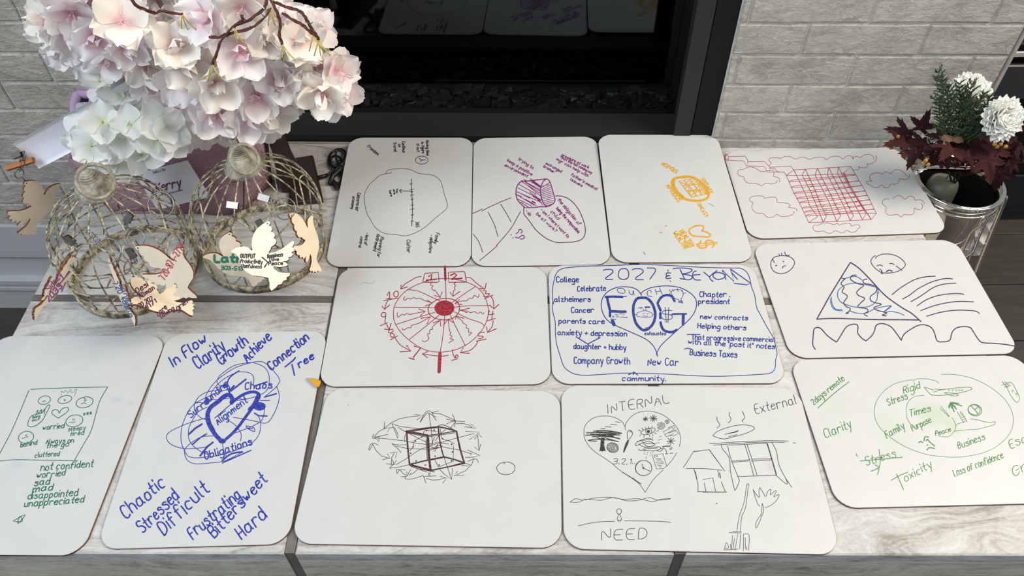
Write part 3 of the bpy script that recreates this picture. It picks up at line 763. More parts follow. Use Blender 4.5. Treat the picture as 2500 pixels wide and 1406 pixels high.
I.L('1185,205 1165,240 1195,245 1180,275 1205,300 1215,295 1240,330 1270,368|1445,210 1415,225 1435,250 1415,265 1428,290 1410,305 1405,355|1680,335 1670,370 1630,350 1610,380 1580,378 1550,405 1490,410 1425,435|1730,530 1720,545 1690,525 1665,540 1630,520 1590,530 1550,515 1480,507|1570,772 1602,742 1568,735 1570,700 1545,695 1545,660 1510,640 1500,615 1440,575|1362,848 1410,815 1375,805 1395,780 1372,765 1385,740 1370,725 1355,605|1083,825 1100,838 1125,830 1150,805 1135,755 1160,750 1160,715 1190,705 1190,680 1265,615|870,695 885,715 930,690 960,690 970,665 1000,655 1050,640 1165,577|820,530 818,560 830,578 870,548 890,558 920,540 950,550 1000,540 1110,518|900,362 885,385 900,402 930,378 960,388 990,372 1020,385 1050,378 1110,405 1190,430', w)
I.L('1210,350 1270,370 1290,315|1375,318 1402,360 1478,308|1470,395 1420,438 1500,445|1580,485 1478,505 1550,530|1430,600 1438,568 1520,590|1305,660 1355,600 1405,635|1195,640 1272,610 1275,675|1068,590 1168,575 1132,650|1045,492 1113,518 1060,565|1133,400 1190,430 1115,460', 8, False)
I.L('1070,152 1020,160 950,200 900,230 855,280|1545,162 1590,165 1650,220 1735,282|1805,360 1830,410 1835,490|1828,615 1815,680 1765,738|1665,835 1640,880 1580,930 1480,950|1355,980 1290,990 1220,985 1080,965|795,795 850,870 960,935|705,650 732,710|718,405 700,440 685,495', 7.5)
I.L('860,240 852,283 925,260|1755,222 1740,285 1685,275|1790,452 1835,492 1888,445|1757,683 1768,740 1862,700|1512,900 1480,952 1575,960|1143,940 1080,965 1135,1003|915,872 962,936 848,943|685,705 735,710 752,645|660,465 683,497 737,452', 9, False)
I.L('1320,45 1325,185', 24, False).L('1268,960 1258,1155', 36, False)
I.on('numbers', 'red')
I.L('1108,118 1250,108 1258,205 1235,213 1100,210 1088,200 1108,118|1355,110 1380,105 1520,98 1530,110 1545,205 1540,210 1360,212 1355,110', 8, False)
I.L('1150,150 1180,125 1175,190|1125,190 1228,180|1380,140 1420,118 1445,135 1420,160 1385,180 1500,170', 13, False)
I.L('1720,300 1755,305 1745,330 1790,335 1765,360 1725,360|1735,382 1825,348|1790,510 1780,550 1840,545|1825,515 1812,605|1765,618 1850,592|1735,738 1685,742 1670,775 1720,780 1710,800 1670,805|1650,832 1755,808|1400,920 1405,970 1430,1005 1460,990 1440,975 1425,1010|1390,1035 1455,1015', 8)
I.L('997,883 1062,905 985,1005|942,1008 997,1022', 11, False)
I.L('775,705 735,715 728,740 770,750 790,775 765,790 745,770 760,740 778,720|745,817 822,775|698,535 665,530 650,550 660,575 700,570|698,535 688,640|640,670 715,637|710,350 738,312 735,385|705,385 755,380|800,305 780,330 790,360 815,365 832,335 820,308 800,305|675,405 825,377', 8)
I.on('smudge', 'paleblue').L('430,235 480,212 520,225 560,215 585,195', 5)
board('E', 'whiteboard with a red numbered wheel and a solid red centre', [(1078, 880, 16, 22, (.75,.3,.42,1), .5), (1108, 852, 10, 10, (.75,.3,.45,1), .5)], I)
# --- F: 2027 and beyond
I = Ink(); I.on('writing', 'blue').Z(1320, 630, 4.098)
for a in [('2027',628,215,1165,215,104,9),('College',158,240,380,240,52,9),('Celebrate',368,332,650,328,52,9),('alzheimers',136,436,498,436,50,9),('Cancer',306,545,532,542,50,9),('parents care',182,652,636,658,46,9),
 ('anxiety + depression',170,768,860,782,50,9),('daughter + hubby',328,905,852,918,50,9),('Company Growth',333,1056,892,1060,66,9),('New Car',1074,1072,1378,1076,68,9),('Chapter .',1592,388,1890,388,50,9),('president',1578,456,1890,458,46,9),
 ('new contracts',1598,605,2070,622,42,9),('Helping others',1572,700,2052,722,46,9),('That progressive commercial',1512,812,2340,838,46,8.5),('with all the "post it" notes',1478,858,2340,908,46,8.5),('Business Taxes',1494,970,1962,996,58,9),('community.',816,1226,1250,1230,48,9)]:
    I.T(*a, slant=0.0)
I.L('1272,120 1275,130|1300,150 1260,150 1262,175 1295,175 1255,185 1260,205 1305,200|1295,230 1298,235', 9)
I.L('1325,105 1420,100 1505,110 1510,130 1470,150 1420,160 1500,175 1515,200 1480,218 1395,205|1395,115 1440,210|1555,130 1530,140 1520,170 1540,215 1600,220|1530,170 1595,165|1630,140 1690,190|1765,125 1690,190 1725,235|1790,145 1740,150 1725,185 1770,215 1830,200 1850,170 1790,145', 9)
I.L('1855,215 1815,120 1935,235 1900,110|1900,110 2105,255 2060,268 1935,252|1915,150 1970,215', 9, False)
I.L('1465,765 1520,764 1595,765|1440,912 1465,903 1500,908', 9)
I.on('outline', 'blue')
I.L('130,460 118,400 120,300 135,220 160,150 220,105 400,85 700,75 1000,65 1300,75 1600,92 1900,100 2000,103 2060,140 2090,200 2110,290 2140,370 2160,490 2200,570 2270,700 2330,800 2350,880 2365,960 2350,1020 2345,1100 2310,1145 2240,1160 2000,1175 1750,1183 1500,1175 1250,1160 1000,1153 800,1152 600,1165 450,1172 350,1162 280,1130 230,1080 195,980 160,860 148,760 145,640 118,520 120,440', 7)
I.L('355,788 470,860 595,795', 10, False).L('880,1165 935,1140 970,1170|935,1140 925,1165', 10, False)
I.on('drawing', 'blue')
I.L('1010,375 980,330 930,300 850,287 760,295 680,330 625,390 605,460 615,530 650,600 720,660 900,740 1050,810 1120,870 1150,920 1172,985', 8)
I.L('1000,360 1030,330 1110,295 1250,278 1370,290 1450,320 1530,380 1560,450 1540,540 1480,620 1380,710 1280,800 1200,880 1160,955 1165,970', 8)
I.Z(1450, 680, 7.029)
I.L('200,315 330,310 490,315', 34).L('480,312 560,303', 14).L('225,320 250,440 280,560', 44).L('278,560 275,650', 44).L('300,562 545,570', 44, False).L('318,725 345,795', 60, False)
I.L('320,645 350,648 280,705 375,700|365,620 415,620 380,660 430,655|445,605 530,612 450,665 575,668', 12, False)
I.L('700,400 740,345 810,330 900,335 960,380 1010,450 1045,550 1052,640 1030,740 980,820 920,870 850,885 780,840 720,760 688,660 675,560 680,460 700,400', 46)
I.L('755,508 790,498 835,500|790,512 830,505', 9).L('880,492 955,492', 24, False)
I.L('845,520 860,548|885,520 905,548|745,585 800,570 870,552 950,570 1000,600 1000,650 940,665 850,668 790,655 742,645 745,585|700,610 740,625|1000,630 1025,615|840,600 870,600|905,608 940,603|835,640 880,645|885,648 920,645|880,860 905,840 940,850', 8)
I.L('1340,310 1300,290 1240,285 1170,310 1120,370 1095,430 1120,490 1145,550', 42).L('1345,310 1385,390', 42, False).L('1140,590 1140,680', 42, False).L('1145,750 1160,820 1195,880 1260,912 1350,918 1420,880', 44).L('1340,615 1400,608 1585,608', 28).L('1535,620 1530,790', 50, False)
I.L('1335,548 1250,545 1190,560 1175,590 1220,610 1300,620 1345,650 1330,690 1260,705 1190,695 1165,670|1225,495 1240,755|1285,495 1270,760', 11)
I.L('1345,290 1325,240 1350,205 1430,190 1500,200 1530,250 1520,310 1490,350|1345,290 1390,340 1450,360 1460,380|1455,385 1520,385|1450,398 1520,398|1450,412 1530,414|1490,350 1520,430|1285,190 1330,235|1340,180 1375,220|1430,170 1445,225|1520,195 1510,225|1530,260 1580,245|1295,245 1310,265', 9)
I.L('400,180 440,168 500,175 535,215 515,250 450,250 410,220 400,180|605,205 605,240 640,275 665,270 675,205 690,285|985,240 970,205 930,210 912,260 940,300 1000,305|1050,185 1080,275|1125,160 1170,265|1075,225 1150,215', 10)
I.T('exhausted', 868, 968, 1232, 972, 58, 11)
board('F', 'whiteboard headed 2027 and beyond, with a blue heart holding the word fog', [(1508, 880, 22, 14, BL, .35), (1885, 905, 12, 10, (.3,.5,.8,1), .5)], I)
# --- G: triangle
I = Ink(); I.on('drawing', 'navy').Z(1830, 570, 3.788)
I.L('932,268 850,400 740,580 690,670 622,792|622,792 800,785 1100,795 1400,797 1560,800|932,268 1010,320 1120,430 1250,570 1400,680 1500,740 1585,815', 10)
I.L('230,270 215,235 240,215 300,205 370,215 410,250 412,290 380,335 330,365 270,370 220,345 197,300 200,260 215,232|270,190 280,205|295,180 300,202|325,170 330,190 345,205 368,200|305,322 310,305 335,298', 6.5).disc(246, 297, 8, 6).disc(313, 259, 7, 5)
I.L('1165,232 1180,210 1240,190 1320,195 1390,225 1440,280 1420,320 1370,350 1300,365 1230,362 1170,330 1135,290 1122,255 1140,220 1165,205|1175,300 1205,290 1232,302|1295,280 1320,278 1338,290|1355,300 1410,342|1200,328 1225,345 1215,365 1232,372 1220,345', 6.5).L('1265,352 1290,340 1318,348', 10)
I.L('1318,565 1400,500 1520,430 1620,402 1718,395|1415,605 1480,570 1560,510 1680,450 1800,418 1877,420|1493,630 1580,580 1700,500 1800,468 1908,460|1548,670 1640,610 1760,570 1900,555 1982,562|1583,713 1700,670 1830,640 1950,628 2072,633|1638,765 1760,730 1900,710 2040,712 2100,722 2125,740', 8)
I.L('608,1072 585,1030 587,960 595,890 620,870 660,880 720,945 800,1003|805,1003 840,950 890,870 940,842 990,842 1003,870 1000,920 1040,970 1078,993|1078,993 1130,945 1155,900 1165,860 1190,838 1240,835 1310,865 1370,940 1403,988|1403,988 1430,930 1500,880 1560,850 1620,845 1680,870 1710,920 1730,985 1760,1002 1830,997 1858,975 1870,920 1910,875 1980,860 2040,870 2070,910 2120,985 2160,1010 2250,1015 2360,1025 2455,1042', 9)
I.L('880,420 845,465 875,495 855,540 905,580 870,640 900,680 930,690 920,720 890,738 915,738|850,412 885,422|985,385 945,390 935,425 990,460 1055,480 1020,510 990,545 1010,575 1065,600 1030,640 1000,680 1080,695 1095,720 1060,745 1090,765|1085,422 1050,432 1060,460 1130,475 1175,500 1165,545 1120,580 1120,620 1160,640 1220,655 1150,685 1180,710 1270,735 1225,755 1265,762', 8)
I.on('scribble', 'midblue')
I.L('1195,555 1170,500 1080,475 1000,460 920,465 860,490 820,530 815,580 840,630 900,660 980,680 1080,680 1150,650 1180,600 1180,540|755,588 760,640 785,690 820,705 855,700|750,600 755,660 790,705 860,715|925,715 1000,738 1080,735 1150,700 1220,680 1310,668 1280,700 1240,730 1310,722 1380,735 1430,757|870,420 920,405 985,398 1040,430|1240,725 1300,675', 7)
board('G', 'whiteboard with a navy triangle, two round sad faces and a wavy line', [], I)
# --- H: green
I = Ink(); I.on('writing', 'green').Z(1920, 860, 3.5155)
w = 6
for a in [('2days remote',236,455,498,236,52),('Clarity',338,738,562,640,74),('Stress',688,972,938,898,72),('oxicity',1020,1110,1252,985,66),('Loss of confidence',1442,1068,1862,905,58),('Esc',1922,828,2060,770,76),('Gr',1952,1066,2080,1000,80),
 ('Stress',876,460,1040,398,60),('Rigid',1008,352,1150,310,60),('Times',1062,548,1240,505,56),('Purpose',1084,676,1245,598,54),('Family',862,738,1018,650,62),('Peace',1282,716,1412,676,36),('Business',1478,828,1705,748,58)]:
    I.T(*a, w)
I.L('270,478 400,360 537,253|635,932 800,918 997,900|795,835 805,940 782,1048|760,965 790,990 725,1022|900,1098 970,1058 1040,1030|945,1045 975,1110 1005,1178|597,872 610,895', w)
I.on('drawing', 'green')
I.L('1330,190 1450,192 1600,225 1750,300 1870,400 1935,510 1945,620 1900,720 1800,810 1680,865 1500,898 1330,895 1180,870 1020,810 880,720 790,630 757,540 765,440 830,340 940,265 1085,235|1090,255 1110,230 1200,228 1280,245 1310,268|1180,370 1100,380 1045,425 1028,490 1035,560 1065,620|1300,715 1380,725 1430,690 1455,640 1440,590 1420,560|1325,462 1400,550|1318,480 1395,552', 3.6)
I.L('1240,365 1320,370 1450,355 1560,330 1590,315 1575,300 1500,302 1340,320 1265,342|1350,345 1420,372 1475,370 1440,352 1350,345|1275,315 1350,322|1180,300 1230,355 1245,365|1190,300 1265,325', 4.5)
for q in (1388, 1420, 1452, 1478, 1502): I.L('%d,322 %d,320 %d,332 %d,333 %d,322' % (q, q+12, q+13, q+1, q), 3, False)
I.L('1410,430 1390,470|1410,430 1420,480|1410,430 1440,510|1410,430 1460,490|1410,430 1505,460|1410,430 1480,440|1410,430 1400,480|1410,430 1450,470', 8).L('1465,510 1500,570 1520,600|1490,505 1530,560 1550,600|1490,530 1512,520|1497,545 1520,535|1505,560 1530,550|1512,578 1540,568|1520,595 1545,585', 4)
I.L('1450,635 1470,615 1525,600|1580,570 1640,580 1700,595 1750,605 1788,595 1785,620 1720,640 1640,660 1560,665 1470,672 1440,680', 4)
I.circ(1617, 497, 60, 48, 6, .3).circ(1612, 494, 52, 42, 5, .3).L('1585,460 1615,490 1645,465|1615,490 1645,530', 6)
I.L('1135,775 1150,765 1170,775|1180,760 1190,725 1220,728|1200,760 1210,745 1230,770 1275,805|1205,840 1225,818 1270,825|1205,795 1215,798', 8)
I.L('1850,250 1890,300 1925,370 1975,430 2000,395 1970,320 1930,260 1890,262|1858,262 1900,300|1870,250 1912,290|1850,280 1915,268|1868,300 1925,285|1930,330 1945,325 1940,345|1965,355 1980,350 1972,370', 4)
board('H', 'whiteboard with a large green oval, palm tree and aeroplane drawings', [(2280, 1010, 62, 45, GN, .55), (2325, 1045, 25, 30, GN, .45), (2180, 1050, 70, 90, (.42,.5,.36,1), .35), (2040, 1000, 40, 90, (.48,.54,.42,1), .3)], I)
# --- I: dark green
I = Ink(); I.on('writing', 'dgreen').Z(0, 930, 3.8)
for a in [('worried',398,455,592,435,44,7),('sleepy',630,465,792,448,36,6),('tired',648,510,775,495,36,6),('Always on',424,582,680,572,44,7),('the go',428,622,632,605,40,7),('behind',190,616,342,586,40,7),('cluttered',322,710,548,694,42,6.5),
 ('not confident',376,832,862,796,62,8),('worried',338,902,602,876,56,8),('sad',318,972,455,956,58,9),('mad',303,1032,482,1010,56,9),('disappointed',256,1096,716,1062,60,8),('unappreciated',222,1168,772,1126,58,8.5),('zzz',770,318,848,304,24,7),('burn',302,346,372,336,22,6),('out',298,376,362,362,22,6)]:
    I.T(*a, slant=0.3)
I.on('drawing', 'dgreen')
I.L('285,78 450,70 700,62 1000,55|1000,55 920,200 850,450 780,580 690,738|-40,744 0,742 150,730 400,735 720,740|268,88 180,300 100,480 0,670 -30,730', 6)
for a in [(412,178,58,38),(602,172,65,35),(785,198,80,48),(242,522,72,54),(690,370,80,54)]: I.circ(*a, 6, -.25)
I.L('392,195 412,185 425,192|755,215 775,203 800,210|785,175 785,190|797,175 797,190|775,160 800,170|205,532 262,518|237,500 238,512|248,498 249,510|640,388 700,380|676,352 678,365|688,350 690,365|596,172 596,182 606,182 604,172 596,172', 5)
I.L('540,345 490,310 482,285 510,265 540,275 550,300 570,265 610,245 635,255 620,290 540,345|460,220 440,230 410,270 380,300 300,320 265,370 258,410 280,425 330,415 390,370 430,300 460,240 460,220|330,320 350,270 355,305 385,265 385,300 415,260 410,310|120,1300 235,1240 165,1325 185,1255 205,1305 120,1300', 6)
I.on('faint_drawing', 'grey').L('568,150 570,95 590,110 610,85 630,110 655,80 670,110 712,75 690,140', 4)
board('I', 'whiteboard at the left edge with a dark green framed face drawing', [(285, 975, 22, 12, BL, .55), (318, 984, 12, 8, BL, .6), (45, 1135, 30, 16, BL, .3)], I)
# --- J: blue heart tangle
I = Ink(); I.on('writing', 'royal').Z(230, 790, 2.5105)
for a in [('In Flow',488,262,690,110,62),('Clarity',640,282,806,156,76),('Growth',780,254,945,120,64),('Achieve',938,236,1086,92,58),('Connection',1086,286,1318,96,54),('ree',1258,270,1350,210,44),('Chaotic',196,1196,440,988,78),('Stressed',300,1285,522,1068,70),
 ('Difficult',430,1296,706,1024,84),('Frustrating',606,1320,900,1066,72),('Bittersweet',740,1316,1062,960,70),('Hard',906,1322,1056,1186,78)]:
    I.T(*a, 8.5)
I.L('1170,265 1220,225 1232,208|1212,250 1228,318', 8)
I.Z(390, 860, 4.848)
I.T('Chaos', 1010, 440, 1325, 428, 84, 13); I.T('Surrounding', 372, 778, 812, 392, 74, 12); I.T('Alignment', 690, 862, 1042, 590, 78, 12); I.T('Obligations', 538, 1268, 1092, 1090, 82, 13)
I.on('drawing', 'royal')
for q in ['1080,120 900,150 780,220 700,290 680,360 720,400 760,420','1080,120 1200,110 1280,150 1330,200 1420,320 1400,380 1370,420 1250,520','930,230 1050,240 1110,290 1110,370','1100,120 1230,170 1290,260 1295,360 1280,430 1200,500 1000,560 850,570',
 '1090,120 900,180 740,280 640,370 580,450 540,540 560,620 600,560 620,460 740,330 880,250 940,220','660,455 560,470 460,530 410,620 420,700 480,770 560,800','540,600 430,600 350,680 290,800 255,920 255,1060 290,1160 340,1230 430,1250 540,1240 700,1220 900,1160 1080,1080 1170,980 1195,870 1180,780 1130,720',
 '540,780 400,820 260,870 120,940 80,1000 110,1070 200,1120 330,1140 500,1130 570,1110','560,650 450,710 380,820 345,900 340,1000 380,1090 480,1170 600,1220','640,990 500,1000 390,1060 310,1130 295,1200 330,1280 420,1320 600,1310 750,1290 870,1240 980,1180','1380,400 1410,480 1410,570 1370,690 1300,810 1240,840 1150,820 1000,790 870,770',
 '1220,600 1240,680 1220,780 1180,830 1060,890 850,970','780,790 880,850 940,920 965,980 955,1050','740,1050 760,1180 800,1240','560,560 700,560 860,540 1000,560','420,600 520,550 700,470 900,420']:
    I.L(q, 7.5)
I.L('940,220 860,270 810,330 800,420 830,480', 14).L('1080,1160 900,1240 740,1310', 12).L('980,1180 850,1200 740,1280', 18)
I.L('850,600 855,545 825,505 765,520 690,585 600,655 565,740 575,830 620,920 680,1000 740,1060', 50).L('570,700 585,820 640,930', 40)
I.L('850,600 900,560 980,505 1080,470 1155,480 1180,520 1140,600 1080,680 1020,760 940,870 860,960 780,1030', 34).L('1170,500 1120,610 1060,680', 44)
I.disc(1180, 640, 75, 50).disc(740, 1050, 45, 30).disc(560, 570, 26, 34).disc(775, 395, 30, 26)
I.L('1020,320 840,460|880,395 830,450', 18, False).L('345,970 420,900 500,850|480,1225 560,1120 630,1065', 20, False).L('390,1090 480,1010 555,965|1120,720 1170,750 1270,755|1240,530 1380,490|1120,400 1270,350', 15, False).L('1020,870 1110,890 1120,940 1040,900 1020,870|1190,570 1300,570|1040,900 1100,905|680,760 780,690|650,780 800,650 860,600', 9)
board('J', 'upright whiteboard with a thick blue heart inside a scribbled tangle', [(560, 1005, 22, 20, (.35,.55,.8,1), .55), (705, 825, 20, 10, (.4,.6,.8,1), .5), (735, 880, 14, 14, (.35,.6,.85,1), .5), (610, 1085, 14, 14, (.4,.6,.8,1), .5)], I)
# --- K: cube
I = Ink(); I.on('drawing', 'maroon').Z(880, 980, 6.25)
for q, w in [('700,455 940,415 1185,385',20),('1185,385 1330,415 1465,455',20),('700,455 860,485 1030,520',28),('1030,520 1240,490 1465,450',14),('705,460 722,700 750,965',22),('1025,520 1040,780 1070,1045',34),('1185,385 1205,560 1230,700 1270,845',18),('1465,455 1520,720 1585,940',24),('750,965 1000,900 1270,845',18),('1270,845 1430,885 1590,940',20),('750,965 900,1005 1080,1050',26),('1080,1050 1330,1000 1590,945',16)]:
    I.L(q, w)
I.L('720,470 1010,420 1180,400|1190,370 1270,358 1440,440|730,480 1020,545|1040,540 1440,478|770,990 1010,1075|760,950 1260,860|1090,1060 1560,935|1000,580 1020,880|1045,560 1060,900|900,1030 1130,1075', 9)
for q in ['480,340 600,380 870,415','480,340 530,460 570,565 572,500 520,395','575,395 700,470 900,570 1040,640','290,560 500,580 700,605 870,640 1050,660','285,565 210,540 285,612 285,565','480,645 580,665 710,660','540,680 700,715 980,730 1200,700','480,645 560,710 620,780',
 '545,965 720,860 900,740 1060,680 1250,620 1500,550 1735,490','1605,455 1820,470 1660,585','1240,690 1500,740 1700,800 1680,805','1635,740 1825,825 1730,850 1600,852','445,1020 600,1000 740,965','445,1020 480,975 515,960','1045,190 1080,420 1100,650','1045,190 1025,170 960,245 910,322 960,220 1000,160 1050,145 1085,165 1120,240 1160,290','1040,180 1155,240','1190,145 1090,170',
 '900,218 750,235 600,262 480,320 360,410','370,310 360,415','355,418 450,400 415,465','495,395 440,405','360,420 280,460 225,520 205,545 320,525 425,500','200,495 180,550 200,570 285,540','835,195 950,215 860,285','1095,180 1220,190 1340,240 1440,290','1405,195 1450,300','1310,345 1380,310 1450,300','1310,270 1450,298 1590,310','1450,300 1435,388','1455,310 1370,410',
 '1460,340 1560,335 1660,360 1700,395','1590,385 1760,410 1690,345','1790,520 1800,640 1810,745','1740,695 1810,750 1835,650','1740,580 1800,490 1850,550','1725,880 1700,960 1600,1060 1470,1115','1480,1065 1425,1135 1580,1122','1640,915 1730,875 1780,885 1800,935','185,650 240,750 320,830 440,870','410,800 450,860 335,890','275,670 215,640 160,650 130,720 140,740 185,660',
 '515,790 475,860 470,960','450,785 560,775 535,860','395,950 510,965 550,895','490,885 510,960','550,1040 685,1045','550,1040 560,1100 600,1045 650,1100 710,1125','705,1070 715,1130 765,1040','620,1148 700,1145','870,1040 800,1100 735,1130 775,1090','720,1130 680,1165 700,1185 800,1180 960,1128','960,1145 1155,1135','965,1150 1000,1245','1005,1175 1100,1200 1200,1195 1290,1165','1215,1140 1315,1170 1255,1248',
 '1210,1035 1280,1110 1390,1190 1405,1020','1275,850 1330,1010 1390,1190','1065,1055 1060,1130','1045,1085 1042,1145','1130,880 1190,1000','1190,1000 1415,915 1420,680','1430,650 1350,600 1250,570 1225,480 1215,410','750,750 810,690 810,620 840,590 950,530 960,480 1000,440 1160,460','690,500 670,560 675,610 700,600','1050,640 1120,640 1180,620 1250,640 1350,650','1060,680 1150,720 1180,650 1140,760 1120,720 1180,670 1250,690 1060,740','1130,545 1100,620 1100,660 1060,650','1140,600 1230,480 1300,430','1540,975 1640,985 1680,965 1600,945']:
    I.L(q, 7, len(q) > 40)
for (x, y) in [(1010,445),(1125,437),(935,545),(840,605),(800,695),(765,790),(1255,570),(1390,655),(1405,770),(1390,905),(1200,970),(990,970),(850,908),(1140,835)]: I.disc(x, y, 12, 11)
I.circ(2220, 1020, 140, 98, 8).L('2185,940 2190,955|2195,935 2210,945', 6)
I.Z(700, 940, 3.0174).disc(453, 148, 3, 3)
board('K', 'whiteboard with a dark maroon cube ringed by arrows and one small circle', [(845, 965, 12, 14, BL, .35), (882, 965, 14, 14, BL, .3)], I)
# --- L: internal / external
I = Ink(); I.on('writing', 'black').Z(1350, 920, 2.893)
I.T('INTERNAL', 392, 258, 822, 184, 62, 4, .05); I.T('External', 1432, 262, 1722, 190, 66, 4.2, .02); I.T('NEED', 345, 1156, 662, 1146, 76, 4, .05)
I.Z(1410, 990, 6.392).T('3,2,1..', 548, 912, 890, 912, 82, 8).T('CV.', 1192, 810, 1252, 806, 30, 6)
I.on('drawing', 'black').Z(1350, 920, 2.893)
I.L('120,885 160,860 210,870 300,855 400,850 500,865 600,860 700,880 760,865 830,858|122,885 180,885 230,865 300,870 350,870 430,852 520,875 600,872 680,853 740,870 830,862', 3.2)
I.circ(467, 950, 17, 19, 3.5).L('465,970 455,1010 485,1010 470,970|462,1010 462,1025|475,1010 475,1025', 3.2).L('178,1052 280,1030 360,1022 435,1020|505,1017 650,1018 750,1020 832,1027', 3.4).disc(1155, 895, 5, 4)
I.Z(1410, 990, 6.392)
I.L('752,385 740,330 690,250 600,195 490,165 370,165 260,190 160,260 110,340 100,430 115,520 170,620 270,720 420,820 520,890 660,1010 850,1130 960,1220 1020,1300 1055,1355|742,330 760,270 820,190 920,120 1050,87 1180,95 1320,140 1450,230 1550,340 1600,460 1605,560 1590,640|1550,735 1490,830 1390,950|1335,1005 1180,1160 1055,1355', 7)
I.L('700,1040 850,1135 960,1215|860,1130 940,1190 995,1222', 9)
I.L('140,428 300,420 500,430 690,435|250,400 400,390 560,405 680,430|125,463 300,460 500,460 660,458|230,485 400,480 550,495 660,520|165,545 260,525 400,530 520,540 640,562|180,550 300,555|450,510 600,555|340,440 560,480|300,500 380,520 440,500|480,470 650,515|300,410 600,415|200,445 600,448|330,470 440,470', 13)
I.fill('365,500 430,500 418,560 415,620 440,715 415,705 390,718 365,706 340,715 355,640 360,560')
I.L('360,360 430,362|430,330 525,335|515,292 612,303|592,252 665,265', 8)
for r in (18, 38, 58, 78, 93): I.circ(548, 658, r, r*.82, 8, .3)
I.fill('785,530 805,535 790,600 770,640 730,730 712,735 718,690 745,600').L('780,520 775,430 795,390 830,388 860,430 840,480 805,525|805,410 830,400 845,420', 8)
I.star(1060, 210, 42, 9).star(1185, 200, 62, 9, 5).star(1455, 555, 65, 9)
I.L('985,430 1020,390 1100,360 1180,352 1212,370 1190,410 1120,445 1030,455 985,430|950,380 990,400|1005,352 1030,385|1055,338 1070,362|1105,328 1110,355|1162,320 1160,345|1230,398 1268,393|1200,425 1228,435|1170,450 1180,470|1120,460 1128,485|1038,468 1036,498|985,458 968,475', 8).circ(1110, 403, 48, 42, 7).disc(1105, 405, 26, 24)
I.spiral(1300, 312, 72, 3.4, 7).spiral(1395, 250, 40, 2.3, 7)
I.L('1332,410 1480,340 1510,375 1360,450 1332,410|1415,345 1505,312 1520,345 1490,365|1360,450 1385,490 1440,470|1520,380 1575,435 1500,475 1440,470|1420,430 1540,385|1430,470 1500,440', 7, False)
I.L('900,600 950,560 1050,520 1130,515 1180,545|900,605 920,625 1000,590 1120,560 1200,600|930,560 1080,535 1150,530|960,600 1020,640 1100,650 1200,650 1280,645 1290,680 1200,705 1080,700 1020,680|1060,600 1140,590 1210,605|950,680 980,700 1080,700|1040,660 1150,670 1250,660|1010,560 1060,620 1120,640 1210,620', 8)
I.L('1275,490 1312,475|1255,540 1312,522|1205,590 1275,578|1160,530 1175,490|1045,720 1048,732|1046,750 1048,765|1095,725 1092,740|1087,758 1085,770|1075,795 1070,830|1140,735 1138,750|1132,770 1130,790|1170,720 1180,735', 6)
I.L('1330,640 1390,634 1450,632', 13).L('1440,660 1455,690|1330,650 1380,700 1390,745|1340,680 1290,660|1460,650 1475,665 1450,690|1370,755 1410,752|1440,745 1490,742|1230,700 1290,715 1330,680', 8)
I.circ(1030, 975, 130, 118, 9).circ(1028, 978, 122, 116, 8, 0, 26, .02, 60, 250).L('1005,912 1025,975 1128,1025', 8, False).disc(1027, 975, 16, 14).disc(1124, 1022, 9, 8)
I.L('1160,765 1335,752 1390,945 1350,980 1235,992 1160,765|1220,832 1305,832|1240,852 1320,852|1218,885 1345,878|1240,912 1345,903|1250,938 1312,935|1280,958 1300,958', 7, False)
I.Z(1650, 960, 3.606)
I.L('325,375 360,340 430,310 520,285 600,278 670,290 692,310 660,335 580,365 500,385 430,402 370,392 325,375|430,362 500,345 552,328 520,345 465,352|465,382 540,365|360,208 365,240 385,270 385,285 362,308|475,168 470,195 485,225 475,250 458,262|582,158 602,195 600,225 582,240 592,250', 4.5)
I.L('65,655 115,580 155,512 295,497 370,600 430,685|295,500 375,610|160,515 210,508|90,662 240,662 405,678|158,662 180,740 195,800 195,865|370,680 380,740|385,700 395,748|400,780 435,865|190,865 300,868 445,872|250,790 265,865|240,760 325,745 350,865', 4.5, False).L('170,690 185,760|385,700 393,745|240,870 445,870', 7, False)
I.L('295,443 400,438 600,425 800,418 990,420|330,457 500,445 700,432 960,432|400,455 410,490 460,550 475,600 480,680 500,780 520,858|455,460 480,560 500,620 545,730 558,770 545,810 525,850|470,457 800,440|800,440 840,560 885,725|545,733 700,728 885,722|605,447 650,590 685,725|625,447 670,580 715,722|495,597 650,585|495,608 640,595|665,580 840,577|665,597 840,588|845,432 885,510 905,620 950,720 1020,828|885,725 960,790 985,795 965,750|1030,437 1055,437', 4.5)
I.L('805,445 845,580 885,720', 9)
I.L('625,800 600,960 560,1080 537,1215|640,800 615,1000 580,1090 568,1215|625,800 640,798|470,1227 575,1230|500,1215 580,1222|545,1240 520,1385|570,1240 562,1370|500,1250 490,1370|515,1280 505,1370|595,1240 595,1390|600,1240 645,1250 640,1385|610,1270 612,1370|425,1380 445,1315 465,1360 435,1365|430,1380 550,1372|480,1330 485,1370|625,1350 625,1380', 4)
I.L('680,845 700,880 735,918 732,870 738,830 765,870 792,910 805,870 825,850 838,848 832,895 870,860 885,862 862,912 900,892 908,905 880,950 840,985 785,1007|682,850 700,920 725,980 742,993|760,970 752,1060 740,1085|762,972 773,1020 760,1075 710,1185 705,1140 740,1080', 4).disc(358, 970, 6, 5)
board('L', 'whiteboard lettered internal and external, with a black heart, window and house', [(1880, 1135, 16, 34, (.40,.38,.45,1), .45), (1765, 1045, 30, 10, (.5,.5,.52,1), .3)], I)
